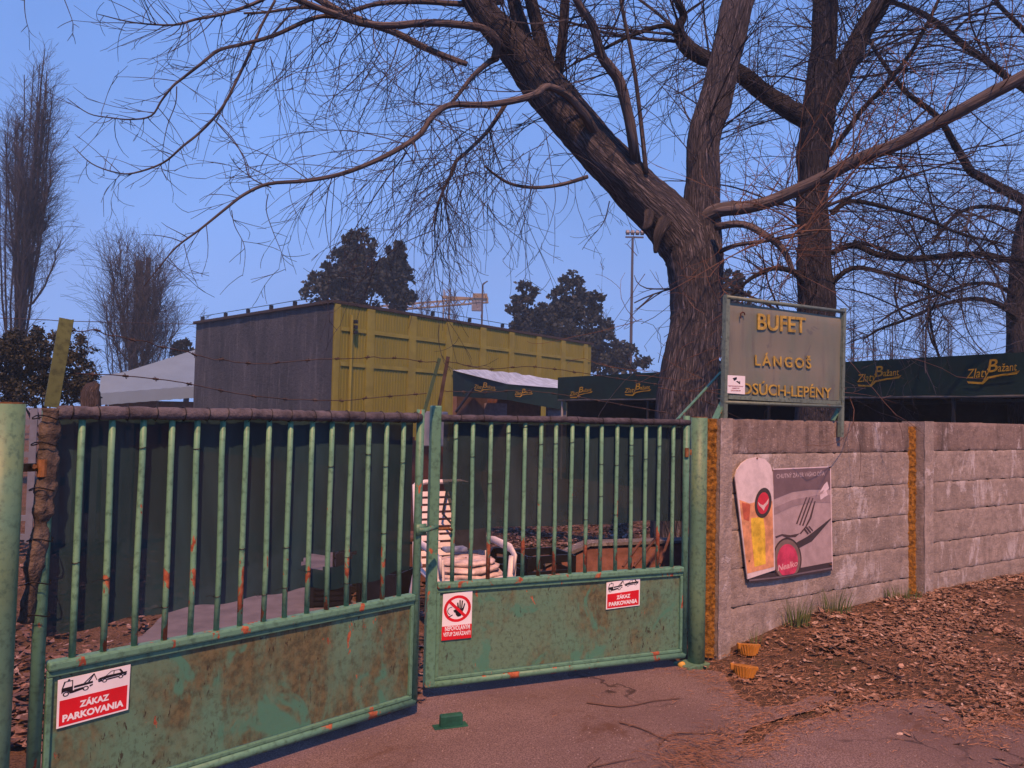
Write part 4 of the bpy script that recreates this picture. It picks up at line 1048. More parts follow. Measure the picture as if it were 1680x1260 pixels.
m_agreen = plain('bottle_green_canvas', (.002, .019, .017), .75, .25, 2, bump=.3)
m_agold = plain('gold_canvas_print', (.36, .22, .015), .7, .2, 8)
def zb(par, fr, x0, y0, w, s, off, name='lettering'):
    """the script brand lettering printed on a valance"""
    t = MB(); k = w / 73.0
    def q(a, b): return (x0 + a * k, y0 - b * k - s * a * k)
    text(t, 'Zlatý', fr, q(1, 1), q(33, 2), q(1, 14), off, .004, .25)
    text(t, 'B', fr, q(30, 8), q(44, 9), q(30, 26), off, .010, .15)
    text(t, 'ažant', fr, q(44, 8.5), q(70, 9), q(44, 20), off, .004, .1)
    for pl in ([(2, -3), (22, -5), (30, 2), (50, 5), (72, 6), (74, 9), (70, 4), (50, 2.5), (32, -.5), (24, -8), (4, -6)],):
        pts = [fr.at(*q(a, b), off) for a, b in pl]
        t.prism(pts, -off - .002, -off)
    return t.build(name, m_agold, par, fix=True)
# long beer-garden pavilion with green valance
A5 = P(918, 621, 20.0); B5 = P(1680, 575, 10.3); f5, L5 = frame_between(A5, B5); Z5 = (A5.z + B5.z) / 2
root = inframe('long_awning', f5, 'long flat beer garden awning with a bottle-green lettered valance', 'awning')
E5 = L5 + 2.6; VB = 2.05
MB().grid(120, 8, lambda u, v: (E5 * u, -.04 - .03 * math.sin(u * 60) * v * .3, Z5 - (Z5 - VB) * v)).build('valance', m_agreen, root, smooth=True)
MB().box(-.02, E5, -.02, 4.0, Z5 - .05, Z5 - .01).build('roof', m_agreen, root)
MB().grid(4, 4, lambda u, v: (-.02, -.04 + 4.04 * u, Z5 - (Z5 - VB) * v)).build('valance', m_agreen, root)
MB().tube([(0, -.03, VB - .01), (E5, -.03, VB - .01)], .022, 8).build('edge_pipe', plain('grey_pipe', (.07, .075, .075), .6), root)
rr = MB()
for k in range(9): x = .3 + k * (E5 - .4) / 8; rr.bar((x, 0, VB - .05), (x + .9, 3.6, VB - .02), .04, .04)
rr.build('rafters', m_black, root)
m_dw = plain('dark_wall', (.02, .018, .02), .9); MB().box(0, E5, 3.6, 3.7, 0, Z5 - .06).build('back_wall', m_dw, root); MB().box(.0, .08, .25, 3.59, 0, Z5 - .06).build('added_end_wall', m_dw, root)  # end wall added to close the sky gap and keep the interior dark
for k in range(5): x = .12 + k * (E5 - .3) / 4; MB().tube([(x, .02, 0), (x, .02, VB)], .03, 8).build('post', m_bluegrey if k == 0 else m_black, root)
zb(root, f5, 934, 650, 38, .10, .075); zb(root, f5, 1024, 645, 44, .03, .075); zb(root, f5, 1405, 628, 73, .05, .075); zb(root, f5, 1584, 622, 88, .04, .075)
# small green awning of the kiosk
root = empty('kiosk', (P(832, 655, 22).x, 22, 0), 0, 'small brown kiosk with a green lettered canopy and pale tarpaulin on top', 'kiosk')
I = Matrix.Translation(-root.location)
def k3(px, py, Y): return I @ P(px, py, Y)
fK1, _l = frame_between(P(743, 608, 18), P(832, 630, 22)); fK2, _l = frame_between(P(832, 630, 22), P(930, 638, 24.5))
cv = MB()
cv.grid(12, 4, lambda u, v: tuple(k3(743 + 89 * u, 608 + 22 * u + v * (42 + (26 - 42) * u), 18 + 4 * u)))
cv.grid(12, 4, lambda u, v: tuple(k3(832 + 98 * u, 630 + 8 * u + v * (26 + 9 * u * 0 + 10 * u), 22 + 2.5 * u)))
cv.build('canopy_valance', m_agreen, root)
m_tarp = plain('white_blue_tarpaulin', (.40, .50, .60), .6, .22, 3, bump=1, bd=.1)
tp = MB(); ed = [(743, 607.5, 18), (832, 630, 22), (930, 638, 24.5)]; bk2 = [(743, 607, 18.1), (780, 606, 20.5), (812, 609, 22), (840, 611, 23.5), (868, 616, 25), (905, 622, 26.5), (930, 628, 27.5)]
def lp(l, t):
    t *= len(l) - 1; i = min(int(t), len(l) - 2); return Vector(k3(*l[i])).lerp(Vector(k3(*l[i + 1])), t - i)
tp.grid(30, 8, lambda u, v: tuple(lp(ed, u).lerp(lp(bk2, u), v) + Vector((0, 0, .04 * nz(Vector((u * 14, v * 3, 2))) * min(1, 4 * v)))))
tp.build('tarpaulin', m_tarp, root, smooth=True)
def kwall(name, a, b, Y0, Y1, y0, m, th=.1):
    p, q = k3(a, y0, Y0), k3(b, y0, Y1); zt = p.z
    d = (q - p); d.z = 0; L = d.length; M = Matrix.Translation((p.x, p.y, 0)) @ Matrix.Rotation(math.atan2(d.y, d.x), 4, 'Z')
    return MB().box(0, L, 0, th, 0, zt, M).build(name, m, root)
kwall('side_wall', 750, 800, 19.5, 22.5, 628, plain('kiosk_brown', (.12, .075, .06), .9, .2, 3)); kwall('front_wall', 800.5, 888, 22.8, 24.2, 640, m_brown)
kwall('counter_hatch', 795, 832, 22.2, 22.5, 661, plain('hatch_grey', (.14, .12, .14), .8)); kwall('side_panel', 900, 930, 24.0, 24.6, 646, m_bluegrey if False else plain('panel_grey', (.10, .11, .14), .8))
p, q_ = k3(883, 654, 23.9), k3(899, 664, 23.9); MB().box(p.x, q_.x, p.y, p.y + .05, q_.z, p.z).build('window', plain('pale_green_window', (.22, .30, .24), .5), root)

o = zb(root, fK1, 777, 637, 37, -.17, .03); o.matrix_basis = I @ fK1.mat()
o = zb(root, fK2, 844, 648, 30, -.02, .03); o.matrix_basis = I @ fK2.mat()
# ================================================================ TREES
def limb(mb, pts, n=14, sub=5, lump=.05, base=None):
    """pts: (px, py, radius px, distance Y) traced on the photo, each at its own distance"""
    w = [P(a, b, Y) for a, b, r, Y in pts]; rr = [r * Y / FPX for a, b, r, Y in pts]
    if base: w = [Vector((w[0].x + .02, w[0].y, -.3)), Vector((w[0].x, w[0].y, .25))] + w; rr = [rr[0] * 1.5, rr[0] * 1.12] + rr
    ps = crom(w, sub); m = len(w) - 1; rs = []
    for i in range(len(ps)):
        t = min(i / sub, m - 1e-6); k = int(t); rs.append(rr[k] + (rr[k + 1] - rr[k]) * (t - k))
    q = [p + Vector((nz(p * 2.1), nz(p * 2.1 + Vector((5, 0, 0))), nz(p * 2.1 + Vector((0, 7, 0))))) * min(.03, r * .35) for p, r in zip(ps, rs)]
    mb.tube(q, rs, n, uvs=True, lump=lump)
    return list(zip(q, rs))
sin, cos = math.sin, math.cos
def twig(mb, p, d, L, r, lvl, droop, rg, dens=5.0, wig=.075, up=0.0, rmin=.0025, step=None):
    """one thin shoot; keeps its own little children. droop pulls the end down, up pulls it up"""
    n = max(5, int(L / .13)); st = L / n; q = [(p.x, p.y, p.z)]; k_ = rg.choice((.8, 1.8, 3.0)) * min(3.0, .8 / L); cx, cy, cz = rg.uniform(-1, 1) * k_, rg.uniform(-1, 1) * k_, rg.uniform(-.6, 1) * k_
    x, y, z = p; dx, dy, dz = d; kids = []
    for i in range(n):
        t = (i + 1) / n
        dx += cx * st; dy += cy * st; dz += cz * st * t; dx += rg.uniform(-wig, wig); dy += rg.uniform(-wig, wig); dz += rg.uniform(-wig, wig) - droop * st * (.3 + t) + up * st
        l = math.sqrt(dx * dx + dy * dy + dz * dz) or 1; dx /= l; dy /= l; dz /= l
        x += dx * st; y += dy * st; z += dz * st; q.append((x, y, z))
        if z > 7.5 or z < .3:
            if z < .3: break
        if lvl > 0 and rg.random() < dens * st: kids.append((x, y, z, dx, dy, dz, t))
    if len(q) < 2: return
    mb.tri(q, r, max(rmin * .7, r * .35), 3 if r < .012 else 5)
    for (x, y, z, dx, dy, dz, t) in kids:
        a = rg.uniform(0, 6.283); ax, ay, az = cos(a), sin(a) * .7, rg.uniform(-.8, .8)
        k = rg.uniform(.3, .8); v = Vector((dx + ax * k, dy + ay * k, dz + az * k)).normalized()
        l2 = L * rg.uniform(.22, .6) * (1.1 - .5 * t)
        if l2 < .06: continue
        twig(mb, Vector((x, y, z)), v, l2, max(rmin, r * rg.uniform(.38, .62)), lvl - 1, droop * rg.uniform(.2, 1.3), rg, dens * 1.15, wig * 1.15, up, rmin)
def dress(mb, path, n, L, r, lvl, droop, rg, t0=0, t1=1, upb=.1, dens=5, up=0.0, side=1.0, rmin=.0025):
    m = len(path) - 1
    for _ in range(n):
        t = rg.uniform(t0, t1) * m; i = min(int(t), m - 1); p, rad = path[i]; q = path[i + 1][0]; tg = (q - p).normalized()
        a = rg.uniform(0, 6.283); u = tg.cross(Vector((.1, .9, .2))).normalized(); w = tg.cross(u)
        d = (u * cos(a) + w * sin(a) * .8) * side + tg * rg.uniform(.1, .9) + Vector((0, 0, upb))
        twig(mb, p.lerp(q, t - i), d.normalized(), L * rg.uniform(.4, 1.15), max(rmin, min(r, rad * .7) * rg.uniform(.5, 1.1)), lvl, droop * rg.uniform(.5, 1.4), rg, dens, .065, up, rmin)
class LS:                                        # limbs kept apart: each becomes a part of its own
    def __init__(s): s.l = []
    def tube(s, *a, **k): s.l.append(MB().tube(*a, **k))
    def build(s, name, m, smooth=True): return [x.build('limb', m, smooth=smooth) for x in s.l]
# ---- the big tree behind the wall
rg = random.Random(11)
root = empty('bare_tree', (P(1135, 690, 7.6).x, 7.6, 0), 0, 'largest bare tree with a fissured forked trunk, its long limb leaning left over the gate', 'tree', 'leafless broadleaved trees')
def into(o, root):
    if isinstance(o, list): return [into(x, root) for x in o]
    o.parent = root; o.matrix_parent_inverse = Matrix.Translation(-root.location); return o
tk = MB(); lm = LS(); tw = MB(); two = MB()
T0 = 7.6
limb(tk, [(1127, 690, 51, T0), (1133, 620, 46, T0), (1139, 540, 42, T0), (1143, 470, 43, T0), (1140, 425, 47, T0), (1128, 385, 46, T0)], 40, 8, .05, True)
A = limb(tk, [(1146, 430, 40, T0), (1120, 392, 45, T0), (1078, 345, 41, 7.55), (1030, 297, 37, 7.5), (985, 250, 36, 7.45), (940, 200, 36, 7.4), (905, 155, 36, 7.35), (868, 105, 33, 7.3), (830, 62, 27, 7.2), (795, 20, 23, 7.1), (765, -30, 18, 7.0), (735, -110, 13, 6.9), (700, -220, 7, 6.8)], 32, 7, .05)
B = limb(tk, [(1148, 420, 38, T0), (1151, 357, 31, T0), (1153, 300, 28, T0), (1153, 258, 27, T0), (1160, 215, 27, T0), (1168, 179, 28, 7.65), (1180, 130, 26, 7.7), (1193, 79, 25, 7.75), (1213, 0, 26, 7.8), (1232, -80, 22, 7.9), (1245, -220, 13, 8), (1250, -340, 6, 8)], 30, 7, .05)
B2 = limb(tk, [(888, 140, 15.3, 7.35), (872, 100, 13.5, 7.35), (848, 20, 11.7, 7.4), (840, -40, 9.9, 7.4), (835, -160, 5.4, 7.5)], 18, 5)
B3 = limb(tk, [(905, 140, 14.4, 7.3), (898, 100, 13.6, 7.25), (880, 40, 11.2, 7.2), (868, -10, 10.4, 7.1), (850, -120, 5.6, 7)], 18, 5)
B4 = limb(tk, [(914, 140, 9, 7.3), (922, 80, 8.5, 7.2), (928, 0, 8, 7.1), (934, -90, 5, 7)], 12, 5)
Cc = limb(lm, [(1150, 360, 13.2, 7.5), (1180, 346, 12, 7.4), (1220, 342, 10.8, 7.3), (1259, 333, 10.2, 7.2), (1300, 316, 10.2, 7.1), (1339, 298, 10.2, 7.0), (1380, 277, 10.2, 6.9), (1418, 258, 10.2, 6.8), (1478, 234, 10.8, 6.65), (1537, 202, 10.8, 6.5), (1601, 167, 10.8, 6.35), (1680, 123, 10.8, 6.2), (1760, 75, 9, 6.1), (1850, 20, 6, 6.0)], 20, 5, .04)
D = limb(lm, [(1045, 270, 8.8, 7.4), (1040, 235, 8.8, 7.2), (1033, 190, 8.8, 7.1), (1018, 135, 9.2, 7.0), (1002, 112, 8.8, 6.95), (986, 91, 8, 6.9), (974, 44, 7.2, 6.8), (950, 8, 6.4, 6.7), (925, -40, 4.8, 6.6)], 14, 5)
E = limb(lm, [(1061, 285, 4, 7.3), (1050, 179, 3.5, 7.2), (1034, 79, 3.2, 7.1), (1018, 0, 3, 7), (1005, -80, 2, 7)], 8, 5)
F0 = limb(lm, [(978, 222, 8.64, 7.3), (960, 190, 7.92, 7.1), (938, 163, 6.48, 6.95), (915, 147, 6.12, 6.8), (895, 143, 6.12, 6.7), (880, 155, 6.12, 6.6), (859, 162, 5.76, 6.5), (825, 168, 5.4, 6.4), (791, 171, 5.04, 6.3), (740, 172, 5.04, 6.2), (715, 185, 5.04, 6.1), (703, 200, 4.68, 6.05), (690, 220, 4.68, 6), (665, 238, 4.32, 5.9), (620, 262, 3.96, 5.8), (560, 285, 3.6, 5.7), (500, 297, 3.24, 5.6), (440, 302, 2.88, 5.5), (400, 320, 2.52, 5.4), (370, 343, 2.16, 5.3), (330, 375, 1.8, 5.2), (290, 405, 1.44, 5.15), (262, 438, 1.01, 5.1), (236, 470, 0.576, 5.05)], 12, 4, .03)
G0 = limb(lm, [(812, 95, 6.75, 7.0), (815, 66, 6.75, 6.9), (790, 46, 6.38, 6.8), (740, 40, 6, 6.7), (690, 39, 6, 6.6), (640, 42, 5.62, 6.5), (590, 38, 5.62, 6.4), (540, 20, 5.25, 6.3), (490, 0, 4.88, 6.2), (430, -20, 3.75, 6.1), (350, -40, 2.25, 6)], 12, 5)
G1 = limb(lm, [(560, 30, 4, 6.4), (530, 27, 3.68, 6.4), (500, 35, 3.52, 6.3), (450, 58, 3.2, 6.3), (400, 72, 2.88, 6.2), (360, 82, 2.56, 6.2), (330, 105, 2.4, 6.1), (300, 128, 2.08, 6.1), (283, 142, 1.92, 6), (265, 165, 1.6, 6), (248, 190, 1.44, 6), (215, 196, 1.28, 6), (180, 193, 1.12, 6), (145, 186, 0.88, 6), (110, 161, 0.56, 6)], 8, 4, .02)
G2 = limb(lm, [(452, 0, 2.24, 6.4), (430, 40, 2.08, 6.4), (415, 75, 2.56, 6.3), (395, 118, 2.4, 6.3), (365, 175, 2.24, 6.2), (330, 215, 2.08, 6.2), (300, 240, 1.84, 6.1), (268, 267, 1.68, 6.1), (220, 284, 1.44, 6), (190, 283, 1.2, 6), (150, 268, 0.96, 6), (120, 240, 0.56, 6)], 8, 4, .02)
G3 = limb(lm, [(480, -30, 3.38, 6.5), (430, 0, 3, 6.5), (370, 22, 2.55, 6.4), (320, 32, 2.1, 6.3), (285, 41, 1.65, 6.2), (220, 37, 1.12, 6.1), (160, 23, 0.6, 6)], 8, 4, .02)
Gs = limb(lm, [(500, -15, 6.5, 6.9), (560, 20, 6.5, 6.9), (640, 50, 6, 6.8), (700, 80, 5.5, 6.8), (766, 105, 4.5, 6.8)], 10, 4, .03)
G4 = limb(lm, [(825, 2, 5.6, 7.2), (780, 6, 4.9, 7.1), (700, 3, 4.2, 7), (620, 5, 3.85, 6.8), (560, 22, 3.15, 6.7), (500, 12, 2.8, 6.6), (440, 20, 2.1, 6.5), (400, 22, 1.75, 6.4)], 10, 4)
H0 = limb(lm, [(815, 96, 6, 7.1), (800, 104, 5, 7), (775, 125, 4, 6.9), (757, 148, 3.5, 6.8), (742, 168, 3, 6.7)], 8, 4)
H1 = limb(lm, [(830, 170, 4, 6.5), (800, 215, 3.4, 6.5), (765, 250, 3, 6.5), (748, 265, 3, 6.4), (738, 290, 2.6, 6.4), (720, 330, 2, 6.4), (712, 380, 1.2, 6.4)], 8, 4)
H2 = limb(lm, [(963, 290, 3.4, 7.3), (920, 303, 3.2, 7.2), (880, 308, 3, 7.1), (840, 302, 2.6, 7), (812, 286, 2.2, 6.9), (795, 272, 1.5, 6.8)], 8, 4)
I1 = limb(lm, [(1175, 372, 6.5, 7.3), (1220, 369, 5.85, 7.0), (1259, 389, 5.85, 6.8), (1285, 412, 5.2, 6.7), (1300, 445, 3.9, 6.6)], 12, 4)
I2 = limb(lm, [(1180, 412, 4.2, 7.4), (1210, 402, 3.6, 7.2), (1260, 395, 2.7, 7), (1300, 388, 2.1, 6.9), (1350, 380, 1.2, 6.8)], 8, 4)
stub = limb(tk, [(1088, 365, 12, 7.3), (1080, 385, 9, 7.2), (1077, 405, 5, 7.2), (1076, 415, 3, 7.2)], 8, 3)
limb(tk, [(1064, 350, 9, 7.3), (1062, 368, 7.5, 7.2), (1056, 378, 4, 7.2)], 8, 3)
dress(tw, Cc, 16, 1.8, .010, 2, .1, rg, .2, 1, .5, 2.4); dress(tw, A, 12, 2.2, .012, 3, .5, rg, .4, .95, .2, 2.2); dress(tw, B, 12, 2.0, .012, 3, .3, rg, .3, .9, .25, 2.2); dress(tw, D, 8, 1.6, .010, 3, .2, rg, .2, 1, .2, 2.2)
T = into(tk.build('trunk', m_bark, smooth=True), root); into(lm.build('limbs', m_limb, smooth=True), root)
# shoots
dress(tw, G1, 36, .42, .004, 1, .15, rg, .25, .98, .05, 4); dress(tw, G2, 36, .42, .004, 1, .15, rg, .2, .98, .05, 4)
dress(tw, G3, 36, .62, .005, 2, .25, rg, .2, .98, -.1, 3); dress(tw, G0, 42, 1.15, .006, 2, .75, rg, .15, 1, -.1, 3.4)
dress(tw, G4, 45, 1.0, .005, 2, .8, rg, .3, 1, -.1, 3); dress(tw, Gs, 40, .9, .005, 2, .7, rg, .0, .95, -.1, 3)
dress(tw, F0, 18, .42, .004, 1, .3, rg, .62, .97, .0, 4); dress(tw, F0, 38, 1.0, .005, 2, 1.3, rg, .30, .70, -.2, 3.2)
dress(tw, H1, 34, 1.1, .005, 2, 1.8, rg, .1, 1, -.3, 3.4); dress(tw, H2, 16, .9, .004, 2, 1.5, rg, .1, 1, -.3, 3); dress(tw, H0, 14, .8, .004, 2, 1.2, rg, .1, 1, -.1, 3)
dress(tw, A, 60, 1.1, .007, 2, .7, rg, .30, .95, .05, 3.2); dress(tw, B, 46, 1.2, .007, 2, .15, rg, .18, .9, .25, 3)
for q_ in (B2, B3, B4): dress(tw, q_, 24, 1.1, .006, 2, .4, rg, .1, 1, .1, 3)
dress(tw, D, 34, 1.2, .006, 2, .25, rg, .1, 1, .2, 3); dress(tw, E, 22, .8, .004, 1, .2, rg, .1, 1, .2, 3)
dress(two, Cc, 60, 1.15, .0065, 2, .0, rg, .10, 1, .25, 3.2, .1); dress(two, I1, 26, .9, .005, 2, .1, rg, .3, 1, .1, 3); dress(two, I2, 22, .8, .004, 2, .2, rg, .1, 1, .1, 3)
# weeping curtain below the pink branch
for k in range(64):
    px = rg.gauss(775, 75); py = rg.uniform(165, 290); Y = rg.uniform(6.1, 7.2); p = P(px, py, Y)
    twig(tw, p, Vector((rg.uniform(-.8, .3), rg.uniform(-.3, .3), rg.uniform(-.5, .2))).normalized(), rg.uniform(.7, 1.65), .0042, 1, 2.6, rg, 2.6, .07)
for k in range(30):
    px = rg.uniform(400, 720); py = rg.uniform(50, 110); Y = rg.uniform(6.2, 7.0)
    twig(tw, P(px, py, Y), Vector((rg.uniform(-.7, .3), rg.uniform(-.3, .3), -.4)).normalized(), rg.uniform(.6, 1.25), .004, 1, 1.6, rg, 3.0, .08)
# explicit long drooping shoots seen against the sky
def shoot(mb, pts, r0, r1, kids=3, L=.25, droop=.6):
    ps = crom([P(*p) for p in pts], 5); mb.tri([tuple(p) for p in ps], r0, r1, 5)
    path = [(p, r0) for p in ps]
    dress(mb, path, kids, L, .003, 1, droop, rg, .1, .98, 0, 3)
shoot(tw, [(440, 318, 5.4), (437, 345, 5.4), (448, 380, 5.4), (462, 415, 5.4), (469, 445, 5.4)], .004, .0015, 8)
shoot(tw, [(380, 345, 5.3), (385, 370, 5.3), (400, 400, 5.3), (402, 425, 5.3), (398, 453, 5.3)], .0035, .0014, 6)
shoot(tw, [(302, 400, 5.15), (308, 425, 5.15), (316, 450, 5.15), (325, 470, 5.15)], .003, .0014, 3)
shoot(tw, [(445, 308, 5.5), (410, 290, 5.5), (400, 260, 5.6), (380, 225, 5.7), (350, 195, 6.1)], .005, .003, 8)
shoot(tw, [(667, 250, 5.9), (630, 300, 6), (600, 345, 6.1), (580, 380, 6.1), (572, 398, 6.1)], .006, .0025, 12, .4)
shoot(tw, [(648, 262, 5.9), (644, 310, 5.9), (648, 350, 5.9), (646, 388, 5.9)], .005, .002, 9, .4)
shoot(tw, [(800, 335, 6.6), (815, 360, 6.6), (845, 385, 6.6), (878, 408, 6.6)], .005, .002, 3)
shoot(tw, [(895, 215, 6.8), (905, 280, 6.8), (910, 340, 6.8), (880, 420, 6.8), (845, 455, 6.8)], .004, .0016, 4, .3)
shoot(tw, [(870, 250, 6.8), (860, 330, 6.8), (862, 400, 6.8), (862, 465, 6.8)], .004, .0016, 4, .3)
shoot(tw, [(1000, 330, 7.2), (990, 365, 7.2), (965, 395, 7.2), (955, 410, 7.2)], .006, .0025, 7, .3)
shoot(tw, [(655, 65, 6.5), (640, 110, 6.5), (610, 155, 6.5), (590, 200, 6.5), (585, 245, 6.5)], .006, .002, 14, .4)
shoot(tw, [(600, 45, 6.5), (560, 90, 6.5), (555, 140, 6.5), (535, 190, 6.5), (540, 230, 6.5)], .006, .002, 14, .4)
shoot(tw, [(560, 35, 6.5), (545, 65, 6.5), (525, 75, 6.5), (505, 110, 6.5), (500, 150, 6.5)], .007, .003, 16, .4)
shoot(tw, [(290, 142, 6), (288, 170, 6), (275, 205, 6), (268, 240, 6), (267, 267, 6.1)], .005, .002, 6, .3)
shoot(tw, [(350, 195, 6.2), (385, 235, 6.2), (403, 262, 6), (410, 292, 5.6)], .005, .003, 6, .3)
shoot(tw, [(40, -20, 5), (41, 20, 5), (48, 50, 5), (60, 62, 5)], .0035, .001, 3, .12)
shoot(tw, [(100, -15, 5), (113, 18, 5), (120, 40, 5), (119, 60, 5)], .0035, .001, 5, .12)
# tangle of thin shoots in front of the trunk foot and round the sign
for k in range(60):
    px = rg.uniform(1040, 1400); py = rg.uniform(400, 660); Y = rg.uniform(6.3, 7.4)
    d = Vector((rg.uniform(-1, 1), rg.uniform(-.5, .3), rg.uniform(-.5, .8))).normalized()
    twig(two if rg.random() < .6 else tw, P(px, py, Y), d, rg.uniform(.35, 1.0), .0038, 1, .4, rg, 2.6, .10)
for (a, b, c, d) in ((1310, 370, 1160, 455), (1310, 372, 1180, 330), (1315, 380, 1100, 480), (1320, 375, 1480, 235), (1318, 378, 1500, 190), (1322, 380, 1440, 410), (1316, 378, 1290, 440), (1330, 390, 1395, 345), (1315, 372, 1230, 400), (1318, 368, 1260, 480), (1325, 372, 1540, 40), (1325, 374, 1560, 120)):
    n = 6; pts = [(a + (c - a) * t + 6 * rg.uniform(-1, 1), b + (d - b) * t - 14 * sin(t * 3.14), 6.7 - .3 * t) for t in [i / 5 for i in range(n)]]
    shoot(two, pts, .009, .0025, 9, .4, .1)
into(tw.build('crown', m_twig), root); into(two.build('lit_twigs', m_twigo), root)
tag(T, None)
# ---- second tree, behind
rg = random.Random(5); T1 = 9.6
root = empty('bare_tree', (P(1337, 690, T1).x, T1, 0), 0, 'slimmer straight bare tree whose trunk rises right behind the snack bar sign', 'tree', 'leafless broadleaved trees')
tk = MB(); lm = LS(); tw = MB()
a2 = limb(tk, [(1338, 690, 32, T1), (1338, 600, 31, T1), (1338, 500, 30, T1), (1336, 420, 27, T1), (1333, 357, 25, T1), (1335, 290, 25, T1), (1336, 238, 26, T1), (1342, 190, 27, T1), (1346, 150, 25, T1), (1349, 110, 22, T1), (1351, 79, 20, T1), (1354, 0, 20, T1), (1352, -80, 16, T1), (1350, -220, 9, T1), (1345, -330, 4, T1)], 30, 7, .045, True)
b2 = limb(tk, [(1345, 185, 20, T1), (1365, 145, 19, T1), (1384, 112, 18, T1), (1402, 79, 17, T1), (1418, 50, 16, T1), (1434, 24, 16, T1), (1452, -10, 15, T1), (1490, -90, 10, T1), (1530, -190, 5, T1)], 20, 5)
c2 = limb(tk, [(1330, 200, 17, T1), (1300, 183, 16, T1), (1267, 159, 15, T1), (1232, 131, 14, 9.5), (1204, 115, 13, 9.4), (1175, 104, 12, 9.3), (1150, 93, 13, 9.3), (1128, 76, 13, 9.2), (1117, 60, 11, 9.2), (1112, 45, 8, 9.1), (1120, 25, 6.5, 9.1), (1110, 0, 5.5, 9), (1090, -50, 3, 9)], 18, 5)
d2 = limb(lm, [(1115, 55, 5, 9.2), (1090, 42, 4, 9.1), (1042, 56, 3.4, 9), (1010, 70, 3, 8.9), (978, 87, 2.4, 8.8), (945, 103, 1.8, 8.7), (915, 122, 1.2, 8.6)], 8, 4)
e2 = limb(lm, [(1365, 415, 4.8, 9.6), (1400, 402, 5.4, 9.6), (1440, 417, 5.1, 9.6), (1497, 425, 4.8, 9.7), (1560, 418, 4.2, 9.8), (1616, 419, 3.6, 9.8), (1690, 430, 3, 9.9)], 10, 4)
f2_ = limb(lm, [(1365, 350, 4.9, 9.5), (1395, 330, 4.2, 9.5), (1450, 340, 3.5, 9.5), (1520, 360, 3.15, 9.5), (1580, 385, 2.45, 9.5), (1650, 400, 1.4, 9.5)], 8, 4)
g2 = limb(lm, [(1360, 255, 4.8, 9.6), (1390, 215, 4.4, 9.5), (1420, 175, 4, 9.5), (1470, 120, 3.6, 9.4), (1510, 60, 3.2, 9.3), (1545, -10, 2.4, 9.2)], 8, 4)
h2 = limb(lm, [(1320, 460, 6, 9.5), (1300, 445, 5, 9.5), (1270, 440, 4, 9.4), (1235, 455, 3.4, 9.4), (1200, 485, 2.5, 9.3)], 8, 4)
i2 = limb(lm, [(1360, 470, 5, 9.5), (1400, 440, 4, 9.4), (1460, 450, 3.5, 9.4), (1520, 470, 3, 9.3), (1560, 490, 2, 9.2)], 8, 4)
for q_, n, L in ((a2, 14, 3.4), (b2, 12, 3.0), (c2, 10, 2.4)):
    dress(tw, q_, n, L, .022, 3, .25, rg, .15, 1, .25, 1.9, rmin=.0028)
for q_, n, L in ((a2, 80, 1.7), (b2, 50, 1.7), (c2, 60, 1.5), (d2, 18, .8), (e2, 50, 1.4), (f2_, 40, 1.3), (g2, 40, 1.4), (h2, 22, 1.0), (i2, 26, 1.1)):
    dress(tw, q_, int(n * 1.35), L, .009, 2, .4, rg, .22 if q_ is a2 else .05, 1, .12, 2.6, rmin=.0026)
T = into(tk.build('trunk', m_bark2, smooth=True), root); into(lm.build('limbs', m_bark2, smooth=True), root); into(tw.build('crown', m_twig), root)
